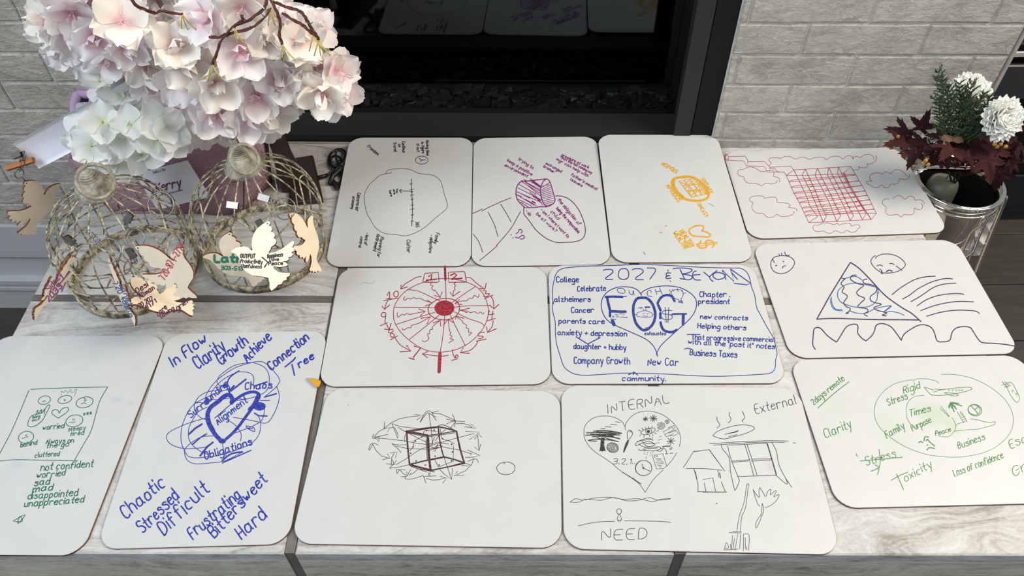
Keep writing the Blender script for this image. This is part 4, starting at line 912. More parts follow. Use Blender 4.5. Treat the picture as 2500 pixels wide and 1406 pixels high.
# ------------------------------------------------------------------ wire birdcages
def wire_mat():
    t = NT('antiqued_cage_wire'); geo = t.n('ShaderNodeNewGeometry'); n = t.noise(geo.outputs['Position'], 90, 5, .7)
    t.col(t.ramp(n, [(.38, srgb(74, 56, 46)), (.48, srgb(138, 128, 106)), (.60, srgb(198, 192, 162))])); t.set(Roughness=.6, Metallic=.0); t.bump(n, .6, .001); return t.m
M['cage'] = wire_mat()
def cap_mat():
    t = NT('weathered_cap_metal'); geo = t.n('ShaderNodeNewGeometry'); n = t.noise(geo.outputs['Position'], 55, 7, .75)
    t.col(t.ramp(n, [(.34, srgb(84, 76, 66)), (.48, srgb(138, 132, 118)), (.63, srgb(182, 178, 158))])); t.set(Roughness=.55, Metallic=.0); t.bump(n, .8, .002); return t.m
M['cap'] = cap_mat()
def birdcage(c, lean, r0, label, hoops, spin, rope, capx, ring, zb):
    root = thing('birdcage', (c[0], c[1], HT), label, 'birdcage', 'wire birdcages on the hearth')
    b = Vector((c[0], c[1], HT)); ZC = .160
    prof = [(r0*.985, 0.0), (r0*.995, .02), (r0*1.02, .045), (r0*1.03, .068), (r0*1.0, .092), (r0*.88, .118), (r0*.67, .141), (r0*.44, .156), (.024, .1635)]
    prof = catmull(prof, 4)
    def pt(a, z, ex=0):
        for i in range(len(prof)-1):
            if prof[i][1] <= z <= prof[i+1][1]+1e-9:
                f = (z-prof[i][1])/max(1e-9, prof[i+1][1]-prof[i][1]); r = prof[i][0]*(1-f)+prof[i+1][0]*f; break
        else: r = prof[-1][0]
        r += ex
        return b + Vector((r*math.cos(a)+lean[0]*z, r*math.sin(a)+lean[1]*z, z))
    mb = MB()
    rb = [(r0-.0012, 0), (r0+.0010, 0), (r0+.0010, .0135), (r0-.0012, .0135), (r0-.0012, 0)]
    mb.lathe(rb, b, 48); mb.build('base_ring', M['cage'], root)
    for k in range(3):      # floor wires
        a = spin+math.pi*k/3; mb = MB(); mb.tube([b+Vector((r0*math.cos(a), r0*math.sin(a), .0015)), b+Vector((-r0*math.cos(a), -r0*math.sin(a), .0015))], .0007, 5); mb.build('floor_wire', M['cage'], root)
    N = 18
    for k in range(N):
        a = spin+2*math.pi*k/N
        p = [pt(a, z) for z in [q[1] for q in prof]]
        mb = MB(); mb.tube(p, .0011, 6); mb.build('rib_wire', M['cage'], root)
    for z in hoops:
        mb = MB(); mb.tube([pt(2*math.pi*i/48, z, .0008) for i in range(48)], .0010, 6, True); mb.build('hoop', M['cage'], root)
    for k in range(7):      # crossing arches of the dome
        a0 = spin+2*math.pi*k/7
        p = []
        for i in range(17):
            f = i/16; a = a0+(f-.5)*math.pi*.5; z = zb+(.132-zb)*math.sin(math.pi*f)
            p.append(pt(a, z, .0018))
        mb = MB(); mb.tube(p, .0011, 6); mb.build('arch_wire', M['cage'], root)
    top = b+Vector((lean[0]*ZC+capx[0], lean[1]*ZC+capx[1], ZC))
    mb = MB()
    mb.lathe([(.0, 0), (.0265, -.001), (.0278, .001), (.0262, .005), (.0225, .012), (.0185, .020), (.0160, .024), (.0, .0245)], top, 36)
    mb.build('cap', M['cap'], root)
    mb = MB(); pr = []
    for i in range(0, 10 if rope else 5):
        z = .0235+i*.0022; r = .0155-(i*.00140 if rope else i*.0024); pr += [(r*.93, z), (r, z+.0009), (r*.97, z+.0018)]
    pr.append((.0004, pr[-1][1]+.001)); mb.lathe(pr, top, 24, 0, (-.06, .05)); mb.build('finial', M['cap'], root)
    # hanging ring flopped over the finial
    tip = top+Vector((0, 0, .036 if rope else .030))
    cc = at_y(*ring[:3]); vd = (cc-CAM).normalized(); ax = vd.cross(Vector((0, 0, 1))).normalized(); ay = ax.cross(vd); ax = (ax+vd*ring[4]).normalized()
    mb = MB(); mb.torus(cc, ax, ay, ring[3], .0025, 36, 8); mb.build('hanging_ring', M['cap'], root)
    mb = MB(); mb.torus(tip+Vector((-.004, .008, .012)), (1, 0, .3), (0, 1, .2), .0062, .0007, 18, 5); mb.build('wire_eye', M['cage'], root)
    return root
birdcage((-.3730, .8265), (.070, -.01), .0885, 'right-hand wire birdcage with a rope-twist finial, beside the black cable', (.070,), .1, True, (.0, .0), (597, 388, .800, .0190, .45), .070)
birdcage((-.5545, .7815), (.040, -.01), .0868, 'left-hand wire birdcage with a smooth flared cap, nearest the hearth end', (.028, .048, .068, .090), .22, False, (.0, .0), (233, 443, .752, .0215, .2), .068)
# ------------------------------------------------------------------ wooden dove tags on clips
M['ply'] = plain('pale_plywood', srgb(242, 226, 200), .62, 0, .05, 40, .1)
M['burnt'] = plain('laser_burnt_edge', srgb(108, 58, 26), .7, 0, .2, 150)
DOVE = [(520,1010),(538,992),(560,980),(590,972),(620,970),(648,980),(672,1002),(680,1003),(672,955),(672,905),(684,865),(705,830),(738,800),(778,776),(792,780),(796,796),(786,812),(806,822),(814,840),(806,860),(830,872),(838,892),(828,910),(848,926),(850,945),(838,962),(815,980),(812,1000),(802,1012),(800,1028),
 (850,1018),(890,998),(925,972),(950,950),(972,934),(984,946),(980,968),(968,985),(988,994),(986,1014),(965,1025),(980,1040),(968,1056),(945,1062),(952,1076),(935,1090),(905,1092),(935,1105),(948,1118),(930,1130),(890,1135),(840,1128),
 (850,1150),(880,1172),(925,1180),(966,1182),(962,1205),(942,1212),(945,1232),(920,1240),(912,1262),(885,1268),(870,1290),(840,1313),(826,1290),(822,1250),(812,1215),(780,1206),(740,1200),(695,1194),(650,1168),(622,1135),(605,1100),(590,1062),(565,1030)]
HOLE = [(776+6*math.cos(-a*math.pi/4), 796+6*math.sin(-a*math.pi/4)) for a in range(8)]
def dove(n, pos, ax, ay, Sc, label, I=None, clip=None, ring=None, wood=False):
    pos = Vector(pos); ax = Vector(ax).normalized(); ay = (Vector(ay)-ax*Vector(ay).dot(ax)).normalized(); nz = ax.cross(ay)
    if nz.dot(CAM-pos) < 0: nz = -nz
    root = thing('dove_tag', pos, label, 'dove tag', 'wooden dove tags clipped around the birdcages')
    def fr(x, y, h): return pos+ax*((x-760)*Sc)+ay*(-(y-1060)*Sc)+nz*h
    mb = MB(); mb.extrude([DOVE, HOLE], fr, .0028); mb.build('dove', [M['ply'], M['burnt']], root, False)
    if I:
        sp = pos+nz*.00142
        def pj(q, eps):
            p = at_plane(q[0], q[1], sp, nz)+nz*eps; return (p.x, p.y, p.z)
        lay_ink(I, root, pj, .00006)
    hole = fr(776, 796, 0)
    if ring:   # (px, py, Y, radius, axis a, axis b)
        c = at_y(ring[0], ring[1], ring[2]); mb = MB(); mb.torus(c, ring[4], ring[5], ring[3], .00085, 26, 6); mb.build('key_ring', M['steel'], root)
        mb = MB(); e = c+(hole-c).normalized()*ring[3]
        if (hole-e).length > .002: mb.tube([e, e.lerp(hole, .5)+Vector((.001, 0, -.0005)), hole], .0008, 6); mb.build('link', M['steel'], root)
    if clip:   # (px, py, Y, direction)
        c = at_y(clip[0], clip[1], clip[2]); d = Vector(clip[3]).normalized(); u = d.cross(Vector((0, .6, -.7))).normalized(); v = d.cross(u)
        mb = MB(); hw, hl, hh = .0042, .0075, .0022
        for s_ in (-1, 1):
            P = []
            for (a, b_, e_) in ((-1,-1,0),(1,-1,0),(1,1,0),(-1,1,0),(-1,-1,1),(1,-1,1),(1,1,1),(-1,1,1)):
                sp_ = .0007 if b_ > 0 else hh*.9
                P.append(c+u*(a*hw)+d*(b_*hl)+v*(s_*(sp_+e_*.0009)))
            mb.hexa(P)
        mb.build('clip', M['steel'], root, False)
        mb = MB(); mb.tube([c+u*(-hw*1.05)-d*.002, c+u*(hw*1.05)-d*.002], .0022, 8); mb.build('clip_hinge', M['steel'], root)
        mb = MB(); mb.tube([c-d*hl*.9+u*.002, c-d*(hl*1.7)+u*.0012, c-d*(hl*1.7)-u*.0012, c-d*hl*.9-u*.002], .0006, 5); mb.build('clip_loop', M['steel'], root)
        if ring:
            r_ = at_y(ring[0], ring[1], ring[2]); s0 = c-d*(hl*1.6); e0 = r_+(s0-r_).normalized()*ring[3]
            if (s0-e0).length > .003:
                mb = MB(); n_ = max(2, int((s0-e0).length/.0045))
                for q in range(n_):
                    cc_ = s0.lerp(e0, (q+.5)/n_); dd = (e0-s0).normalized(); w_ = Vector((1, 0, .2)) if q % 2 else Vector((.1, 1, .3)); w_ = (w_-dd*w_.dot(dd)).normalized()
                    mb.torus(cc_, dd, w_, .0029, .0006, 12, 5)
                mb.build('chain', M['steel'], root)
    return root
X_, Y_, Z_ = Vector((1, 0, 0)), Vector((0, 1, 0)), Vector((0, 0, 1))
FA, FB = Vector((1, 0, 0)), Vector((0, .75, .66))     # a ring seen full face
dove(1, [-.697,.8502,.0702],[-.4581,-.8875,.0497],[.248,-.0739,.9659], .000195, 'plain wooden dove tag hanging from the clothes peg at far left, unwritten', None, (41,378,.845,(-.9,-.1,-.3)), (47,424,.842,.0062,(1,.8,.2),(0,.2,1)))
I = Ink(); I.on('writing', 'magenta').T('Sidney', 122, 712, 152, 672, 15, 2.6).T('2033', 118, 738, 152, 700, 13, 3.4); I.L('140,700 170,664|150,712 160,690|125,728 140,716', 3)
dove(2, [-.5714,.6484,.1164],[.1751,-.7852,.594],[.5206,.5859,.621], .000178, 'wooden dove tag turned almost edge-on with magenta writing, left of the left birdcage', I, (170,586,.690,(-.25,-.1,.9)), (180,640,.672,.0085,(.9,-.4,.3),(.1,.5,.9)))
I = Ink(); I.on('writing', 'midblue').T('720 435', 276, 690, 306, 752, 11, 2.4).T('Janet', 292, 694, 314, 744, 10, 2.4).T('help', 300, 735, 318, 775, 10, 2.4)
dove(3, [-.5057,.6656,.0847],[.6454,-.6829,.3423],[-.0845,.3815,.9205], .000178, 'wooden dove tag turned edge-on with blue writing, in front of the left birdcage', I, (238,564,.70,(1,.1,-.1)), (265,612,.672,.0150,FA,FB))
I = Ink(); I.on('writing', 'rose').T('720-874-2779', 402, 684, 452, 600, 17, 2.8, 0)
dove(4, [-.423,.6609,.1301],[-.7207,-.0267,-.6928],[-.6828,.2008,.7025], .000178, 'wooden dove tag with a pink phone number, right of the left birdcage', I, (314,532,.715,(.55,.2,.7)), (329,582,.705,.0125,FA,FB))
I = Ink(); I.on('writing', 'wine').T('Desi', 336, 716, 362, 698, 13, 2.4).T('Tillman', 340, 730, 378, 706, 12, 2.4).T('720 207', 334, 756, 374, 732, 10, 2.4).T('8171', 358, 756, 382, 738, 10, 2.4).T('care', 386, 772, 408, 752, 11, 2.4).T('taking', 392, 778, 426, 756, 11, 2.4).T('grief', 434, 758, 462, 736, 12, 2.4)
dove(5, [-.4626,.665,.0701],[.3402,.8066,-.4834],[-.7861,.526,.3245], .000178, 'front wooden dove tag with purple writing, overlapping the dove with the pink number', I, (320,618,.70,(-.3,.3,.8)), (312,650,.683,.0075,(.5,.6,.4),(.1,.3,.95)))
I = Ink(); I.on('writing', 'teal').T('Latr', 524, 640, 590, 640, 17, 6.5, 0).T('303-513', 540, 658, 592, 660, 9, 2.4, 0)
dove(6, [-.374,.7265,.0755],[.9999,.0102,-.0105],[.0091,.1248,.9921], .000178, 'wooden dove tag with thick teal lettering, half hidden behind the black-lettered dove', I, (568,501,.742,(-1,.1,.1)), (564,540,.735,.0062,(.3,.3,.2),(0,.1,1)))
I = Ink(); I.on('writing', 'black').T('OUTPUT', 587, 629, 622, 630, 9, 2.5, .1).T('Productivity', 587, 641, 640, 644, 9, 2.2, .1).T('Usefulness', 590, 653, 638, 655, 8.5, 2.2, .1).T('Happiness', 653, 630, 690, 625, 9, 2.2, .2).T('Love', 658, 637, 680, 637, 8, 2.2, .1).T('Peace', 656, 647, 690, 646, 8.5, 2.4, .1).L('640,628 654,640 646,652', 3.2, False)
dove(7, [-.3215,.6956,.1135],[.9999,.0039,.0096],[-.0076,.9063,.4226], .000178, 'wooden dove tag lettered output and happiness in black, front of the right birdcage', I, (636,549,.742,(-.35,.35,.8)), None)
dove(8, [-.278,.7515,.0887],[-.0727,-.9937,.0849],[-.3021,.1031,.9477], .000178, 'blank wooden dove tag on the right side of the right birdcage', None, (644,483,.765,(-.9,.15,.25)), (695,509,.760,.0145,FA,FB))
spare = thing('key_ring', at_y(393, 500, .74), 'loose nickel ring hooked on the right side of the left birdcage', 'ring')
mb = MB(); mb.torus(at_y(393, 500, .74), FA, FB, .0165, .0009, 30, 6); mb.build('ring_wire', M['steel'], spare)
mb = MB(); mb.torus(at_y(372, 478, .738), (0, 1, .3), (0, -.3, 1), .003, .0006, 12, 5); mb.build('ring_link', M['steel'], spare)
# ------------------------------------------------------------------ rolled white paper held by the clip and peg
rp = thing('white_card', at_y(120, 335, .85), 'long white card sticking out of the burlap bag, gripped by the clip', 'card')
c0, c1, c2, c3 = at_y(30, 352, .85), at_y(330, 186, .88), at_y(340, 285, .88), at_y(95, 412, .85)
mb = MB(); V = []; nn_ = (c1-c0).cross(c3-c0).normalized()
for s_ in (0, 1):
    for i in range(13):
        for j in range(9):
            u, v = i/12, j/8; p = (c0*(1-u)+c1*u)*(1-v)+(c3*(1-u)+c2*u)*v
            V.append(p+nn_*(.004*math.sin(math.pi*v)+s_*.0004))
F_ = []
for s_ in (0, 1):
    for i in range(12):
        for j in range(8):
            a = s_*117+i*9+j; q = (a, a+1, a+10, a+9); F_.append(q if s_ else q[::-1])
rim = [i*9 for i in range(13)]+[108+j for j in range(1, 9)]+[i*9+8 for i in range(11, -1, -1)]+[j for j in range(7, 0, -1)]
for i in range(len(rim)): a, b = rim[i], rim[(i+1) % len(rim)]; F_.append((a, b, b+117, a+117))
obj('sheet', V, F_, plain('smooth_white_paper', srgb(240, 240, 250), .6, 0, .02, 10), rp)
pg = thing('clothes_peg', at_y(49, 401, .845), 'small orange-brown wooden peg at the end of the white card, far left', 'peg')
a, b = at_y(17, 411, .845), at_y(82, 390, .845); d = (b-a).normalized(); u = Vector((0, .75, .66)); u = (u-d*u.dot(d)).normalized(); v = d.cross(u)
for s_ in (-1, 1):
    mb = MB(); P = []
    for (i, j, k) in ((0,0,0),(1,0,0),(1,1,0),(0,1,0),(0,0,1),(1,0,1),(1,1,1),(0,1,1)):
        P.append(a+(b-a)*i+u*((j-.5)*.0072*(1 if i else .9))+v*((s_*.0002+s_*k*.0026)))
    mb.hexa(P); mb.build('peg_leg', plain('orange_wood', srgb(168, 104, 52), .6, 0, .15, 60), pg, False)
mb = MB(); mb.torus(a.lerp(b, .72), u, v, .0042, .0007, 16, 5); mb.build('spring', M['steel'], pg)
# ------------------------------------------------------------------ burlap bag with name card
def burlap():
    t = NT('mauve_burlap'); geo = t.n('ShaderNodeNewGeometry')
    def wv(dir_, sc):
        x = t.n('ShaderNodeTexWave', bands_direction=dir_); x.inputs['Scale'].default_value = sc; x.inputs['Distortion'].default_value = 1.6; x.inputs['Detail'].default_value = 2; x.inputs['Detail Scale'].default_value = 1.5
        t.l(geo.outputs['Position'], x.inputs['Vector']); return x.outputs['Fac']
    m = t.math('MULTIPLY', wv('X', 140), wv('Z', 140)); n = t.noise(geo.outputs['Position'], 16, 3)
    t.col(t.mix(m, t.ramp(n, [(.3, srgb(140, 102, 118)), (.7, srgb(156, 118, 132))]), t.ramp(n, [(.3, srgb(226, 186, 202)), (.7, srgb(238, 204, 216))])))
    t.set(Roughness=.9); t.bump(m, .9, .0012); return t.m
M['burlap'] = burlap(); M['lining'] = plain('lavender_lining', srgb(158, 138, 172), .85, 0, .12, 30)
bag = thing('burlap_bag', (-.53, .94, HT), 'mauve burlap gift bag holding the blossoms, behind the birdcages', 'bag')
def bagside(A, B, At, Bt, m, nm, flip=False, sag=.01, rows_=7, cols_=11, rim=None):
    A, B, At, Bt = map(Vector, (A, B, At, Bt)); V = []; nrm = (B-A).cross(At-A).normalized()
    for s_ in (0, 1):
        for j in range(rows_):
            for i in range(cols_):
                u, v = i/(cols_-1), j/(rows_-1); p = (A*(1-u)+B*u)*(1-v)+(At*(1-u)+Bt*u)*v
                p = p+nrm*(.006*math.sin(math.pi*u)*math.sin(math.pi*v)+.002*math.sin(u*17+v*5)+s_*.0022)
                if rim: p.z += rim(u)*v*v
                V.append(p)
    n = rows_*cols_; F_ = []
    for s_ in (0, 1):
        for j in range(rows_-1):
            for i in range(cols_-1):
                a = s_*n+j*cols_+i; q = (a, a+1, a+cols_+1, a+cols_); F_.append(q if s_ else q[::-1])
    r_ = [i for i in range(cols_)]+[j*cols_+cols_-1 for j in range(1, rows_)]+[(rows_-1)*cols_+i for i in range(cols_-2, -1, -1)]+[j*cols_ for j in range(rows_-2, 0, -1)]
    for i in range(len(r_)): a, b = r_[i], r_[(i+1) % len(r_)]; F_.append((a, b, b+n, a+n))
    return obj(nm, V, F_, m, bag)
fl_, fr_ = (-.636, .915, HT), (-.425, .905, HT)
flt, frt = at_y(168, 388, .930), at_y(594, 322, .93)
bl_, br_ = (-.645, 1.0, HT), (-.395, .985, HT); blt, brt = (flt[0]-.005, 1.03, .15), (frt[0]+.01, 1.015, .15)
bagside(fl_, fr_, flt, frt, M['burlap'], 'front_panel', rim=lambda u: -.012*math.sin(math.pi*u)+.006*math.exp(-((u-.93)/.05)**2))
bagside(fr_, br_, frt, brt, M['burlap'], 'side_panel'); bagside(bl_, fl_, blt, flt, M['burlap'], 'side_panel'); bagside(br_, bl_, brt, blt, M['burlap'], 'back_panel')
mb = MB(); mb.bbox(-.63, -.41, .91, .98, HT+.0005, HT+.004, .001); mb.build('bag_bottom', M['burlap'], bag, False)
for (pa, pb, top) in ((at_y(214, 345, .925), at_y(262, 352, .925), 150),):
    p0 = at_y(232, 320, .925); mb = MB()
    pts = catmull([at_y(232, 335, .925), at_y(230, 290, .92), at_y(228, 245, .92), at_y(240, 205, .93), at_y(300, 190, .95), at_y(360, 215, .955), at_y(385, 290, .95)], 5)
    mb.tube(pts, .0062, 8); mb.build('handle', M['lining'], bag)
V = []
lin = [Vector(flt)+Vector((.006, .006, -.006)), Vector(frt)+Vector((-.006, .006, -.008)), Vector(brt)+Vector((-.006, -.006, -.006)), Vector(blt)+Vector((.006, -.006, -.006))]
mb = MB()
for i in range(4):
    a, b = lin[i], lin[(i+1) % 4]; mb.tube(catmull([a, a.lerp(b, .3)+Vector((0, 0, .010)), a.lerp(b, .6)+Vector((0, 0, -.004)), b], 5), .007, 7)
mb.build('tissue_lining', M['lining'], bag)
cf = thing('name_card', at_y(420, 500, .88), 'white name card reading Kerry in purple, on the front of the burlap bag', 'card')
cf['label'] = 'white printed name card on the front of the burlap bag, seen through the cages'
A_, B_, C_, D_ = at_y(330, 425, .905), at_y(458, 391, .905), at_y(514, 480, .880), at_y(385, 512, .880)
n1 = (B_-A_).cross(D_-A_).normalized(); n1 = -n1 if n1.dot(CAM-A_) < 0 else n1
mb = MB(); mb.hexa([D_, C_, B_, A_, D_+n1*.0008, C_+n1*.0008, B_+n1*.0008, A_+n1*.0008]); mb.build('card_stock', plain('card_white', srgb(206, 206, 212), .6, 0, .05, 20), cf, False)
I = Ink(); I.on('lettering', 'wine').T('Kerry', 382, 470, 442, 454, 21, 3.2, .25, .1).on('small_print', 'grey').T('TABLE A TEN', 374, 424, 404, 416, 5, 1.2, 0, 0).T('so glad you can come', 402, 476, 446, 465, 4, 1.0, 0, 0)
def pj_card(q, eps):
    p = at_plane(q[0], q[1], A_+n1*.00085, n1)+n1*eps; return (p.x, p.y, p.z)
lay_ink(I, cf, pj_card, .0001)
# ------------------------------------------------------------------ dark brown stand with base and cable
M['brown'] = plain('dark_brown_lacquer', srgb(50, 36, 33), .32, 0, .08, 30)
st = thing('dark_brown_stand', (-.33, .99, HT), 'dark brown stand with a leaning post and flat base behind the right birdcage', 'stand')
q = [at_z(*c_) for c_ in ((716, 391), (766, 383), (791, 494), (704, 501))]
q = [Vector((p.x, p.y, HT)) for p in q]; mb = MB(); h = Vector((0, 0, .009)); bb_ = [q[3], q[2], q[1], q[0]]
mb.hexa(bb_+[p+h for p in bb_]); o = mb.build('base', M['brown'], st, False)
m_ = o.modifiers.new('bevel', 'BEVEL'); m_.width = .0035; m_.segments = 3
lo = [at_y(690, 470, .955), at_y(756, 470, .955), at_y(756, 468, .985), at_y(700, 452, .985)]
hi = [at_y(640, 290, .985), at_y(676, 290, .985), at_y(676, 284, 1.0), at_y(648, 284, 1.0)]
mb = MB(); V = []; n_ = 7
for j in range(n_+1):
    f = j/n_
    for c_ in range(4): V.append(lo[c_].lerp(hi[c_], f)+Vector((.0012*math.sin(j*2.1+c_), 0, 0)))
F_ = [(3,2,1,0), tuple(n_*4+i for i in range(4))]
for j in range(n_):
    for c_ in range(4): a = j*4+c_; b = j*4+(c_+1) % 4; F_.append((a, b, b+4, a+4))
obj('post', V, F_, M['brown'], st, False)
M['rubber'] = plain('black_rubber', srgb(18, 18, 19), .42, 0, .1, 60)
cbl = thing('usb_cable', at_z(822, 420, HT), 'coiled black charging cable with a silver plug, left of the corner whiteboard', 'cable')
r_ = .0021
def onp(px, py, h): p = at_z(px, py, HT+h); return p
path = [(779,433,.006),(790,430,.005),(803,425,.004),(815,412,.006),(828,395,.010),(838,378,.014),(832,366,.018),(822,368,.018),(820,384,.014),(828,404,.010),(836,424,.008),(838,440,.006),(828,448,.004),(818,444,.004),(812,432,.006),(820,414,.010),(836,398,.014),(843,382,.010),(838,366,.006),(820,366,.004),(806,378,.0035),(803,396,.0035),(810,407,.006),(826,408,.010),(838,398,.012),(834,388,.014),(818,380,.012),(808,388,.008),(809,402,.006),(822,414,.006),(834,430,.005),(830,448,.004),(823,458,.0035)]
mb = MB(); mb.tube(catmull([onp(*c_) for c_ in path], 6), r_, 7); mb.build('cable', M['rubber'], cbl)
mb = MB(); mb.tube([onp(776,434,.006), onp(800,427,.005)], [.0034, .003], 8); mb.build('strain_relief', M['rubber'], cbl)
mb = MB(); mb.tube([onp(806,450,.004), onp(812,430,.008), onp(830,414,.010), onp(836,396,.012)], .0042, 7); mb.build('cable_bundle', M['rubber'], cbl)
mb = MB(); a, b = onp(816, 446, .004), onp(822, 462, .0035); mb.tube([a, a.lerp(b, .5), b], [.0040, .0040, .0032], 6); mb.build('plug', M['steel'], cbl, False)
# ------------------------------------------------------------------ little yellow jaw clip between the boards
yc = thing('yellow_clip', at_z(768, 934, 0), 'small amber jagged plastic clip at the corner between two whiteboards', 'clip')
lp = [(750,922),(757,925),(759,922),(764,926),(767,923),(771,928),(775,925),(778,930),(782,927),(783,935),(778,945),(770,941),(762,934)]
mb = MB(); V0 = [at_z(x, y, .0005) for x, y in lp]; V1 = [at_z(x, y, .0045) for x, y in lp]; n_ = len(lp)
F_ = [t for t in tessellate_polygon([[Vector((x, y, 0)) for x, y in lp]])]
mb.add(V0+V1, [tuple(t) for t in F_]+[tuple(i+n_ for i in t[::-1]) for t in F_]+[(i, (i+1) % n_, n_+(i+1) % n_, n_+i) for i in range(n_)])
mb.build('toothed_jaw', plain('amber_plastic', srgb(206, 150, 30), .3, 0, .1, 60), yc, False)
# ------------------------------------------------------------------ blossoms
def petal_mat(name, base, tip, deep, L, amt):
    t = NT(name); tc = t.n('ShaderNodeTexCoord'); sp = t.n('ShaderNodeSeparateXYZ'); t.l(tc.outputs['Object'], sp.inputs[0])
    info = t.n('ShaderNodeObjectInfo')
    d = t.math('DIVIDE', sp.outputs['Y'], L)
    g = t.ramp(d, [(0.04, deep), (0.30, base), (0.66, tip)])
    fade = t.math('MULTIPLY', info.outputs['Random'], amt)
    c = t.mix(fade, g, tip)
    geo = t.n('ShaderNodeNewGeometry'); n = t.noise(t.coord(scale=(9, 1, 1)), 120, 2)
    t.col(c); t.set(Roughness=.75); t.b.inputs['Specular IOR Level'].default_value = .15
    t.bump(n, .25, .0006)
    tr = t.n('ShaderNodeBsdfTranslucent'); t.l(c, tr.inputs[0]); mx = t.n('ShaderNodeMixShader'); mx.inputs[0].default_value = .30
    t.l(t.b.outputs[0], mx.inputs[1]); t.l(tr.outputs[0], mx.inputs[2]); t.l(mx.outputs[0], t.out.inputs[0]); return t.m
M['cherry'] = petal_mat('cherry_petal', srgb(253, 226, 234), srgb(253, 249, 248), srgb(238, 158, 186), .027, .7)
M['cream'] = petal_mat('cream_petal', srgb(252, 238, 230), srgb(253, 249, 242), srgb(242, 192, 196), .027, .7)
M['hydr'] = petal_mat('white_hydrangea_petal', srgb(246, 248, 240), srgb(250, 251, 248), srgb(214, 226, 170), .024, .5)
M['stamen'] = plain('pink_stamen', srgb(244, 206, 212), .7, 0, .1, 30)
M['stem'] = plain('yellow_green_stalk', srgb(196, 176, 92), .6, 0, .15, 60)
M['twig'] = plain('brown_wrapped_twig', srgb(88, 44, 36), .75, 0, .35, 120, .5)
def petal_mesh(name, L, W, cup, ruf, seed, notch, mat):
    rnd = random.Random(seed); nx, ny = 6, 7; v = []; f = []; ph = rnd.uniform(0, 6)
    for j in range(ny+1):
        t = j/ny
        wd = W*(math.sin(math.pi*min(1, (t*.80+.08))**.85)**.75)*(0.30+.70*min(1, t*2.2))
        for i in range(nx+1):
            u = i/nx*2-1
            x = u*wd/2; y = L*(t*(1-.10*u*u) + (-.09*notch*math.exp(-(u/.22)**2) + .03*math.sin(5*u+ph)) * max(0, (t-.75)/.25))
            z = cup*L*(u*u*.45*t + 1.1*t*t*(1 if cup > 0 else 1)) + ruf*L*math.sin(4.2*u+ph+t*2)*t*.5
            v.append((x, y, z))
    W_ = nx+1
    for j in range(ny):
        for i in range(nx): f.append((j*W_+i, j*W_+i+1, (j+1)*W_+i+1, (j+1)*W_+i))
    me = bpy.data.meshes.new(name); me.from_pydata(v, [], f); me.materials.append(mat)
    me.polygons.foreach_set('use_smooth', [True]*len(f)); me.update(); return me
PM = {}
for kind, mat in (('cherry', M['cherry']), ('cream', M['cream'])):
    PM[kind] = [petal_mesh('petal', .0285, .0275, c_, r_, s_, n_, mat) for c_, r_, s_, n_ in ((.08,.12,1,1),(.20,.16,2,1),(-.04,.18,3,.6),(.28,.12,4,1),(.14,.22,5,.3))]
    PM[kind+'_in'] = [petal_mesh('petal', .0185, .0150, c_, r_, s_, n_, mat) for c_, r_, s_, n_ in ((.55,.16,11,1),(.75,.18,12,.5),(.40,.2,13,1))]
PM['hydr'] = [petal_mesh('petal', .0255, .0285, c_, r_, s_, n_, M['hydr']) for c_, r_, s_, n_ in ((.10,.08,21,.2),(.22,.12,22,0),(.02,.12,23,.3))]
def stamen_mesh(mat):
    mb = MB(); rnd = random.Random(4)
    mb.ball((0, 0, .0005), .0022, 6, 4)
    for k in range(12):
        a = k*2.4; r = .0028+.0035*rnd.random(); h = .009+.004*rnd.random()
        p = Vector((r*math.cos(a), r*math.sin(a), h)); mb.tube([(0, 0, 0), p*.5+Vector((0, 0, .001)), p], .00028, 3, cap=False); mb.ball(p, .0007, 4, 3)
    me = bpy.data.meshes.new('stamens'); me.from_pydata(mb.v, [], mb.f); me.materials.append(mat); me.update(); return me
SM = stamen_mesh(M['stamen'])
def calyx_mesh(mat):
    mb = MB(); mb.lathe([(.0006, -.010), (.0016, -.006), (.0022, 0), (.0004, .0015)], (0, 0, 0), 8)
    me = bpy.data.meshes.new('floret_centre'); me.from_pydata(mb.v, [], mb.f); me.materials.append(mat); me.update(); return me
CM = calyx_mesh(M['stem'])
frnd = random.Random(21)
def blossom(root, pos, facing, kind, sc=1.0):
    q = Vector(facing).to_track_quat('Z', 'Y'); spin = frnd.uniform(0, 6.28)
    base = Matrix.Translation(Vector(pos)-ORG[root.name]) @ q.to_matrix().to_4x4() @ Matrix.Rotation(spin, 4, 'Z') @ Matrix.Scale(sc, 4)
    o = bpy.data.objects.new('blossom' if kind != 'hydr' else 'floret', SM if kind != 'hydr' else CM); COL.objects.link(o); o.parent = root
    o.matrix_local = base
    if kind == 'hydr': rings = ((4, PM['hydr'], .10, 0, .0010),)
    else: rings = ((5, PM[kind], .02, 0, .0010), (4, PM[kind], .30, .6, .0018), (2, PM[kind+'_in'], .80, .25, .0015)) if frnd.random() < .6 else ((5, PM[kind], .06, 0, .0010), (3, PM[kind], .34, .6, .0018))
    open_ = frnd.uniform(-.12, .25)
    for n, meshes, tilt, off, r in rings:
        for k in range(n):
            a = 2*math.pi*k/n+off+frnd.uniform(-.16, .16)
            m = Matrix.Rotation(a, 4, 'Z') @ Matrix.Translation((0, r, frnd.uniform(0, .0008))) @ Matrix.Rotation(tilt+open_+frnd.uniform(-.12, .16), 4, 'X') @ Matrix.Rotation(frnd.uniform(-.15, .15), 4, 'Y')
            p = bpy.data.objects.new('petal', meshes[frnd.randint(0, len(meshes)-1)]); COL.objects.link(p); p.parent = o; p.matrix_local = m
    return o
CEN = Vector((-.50, .93, .20))
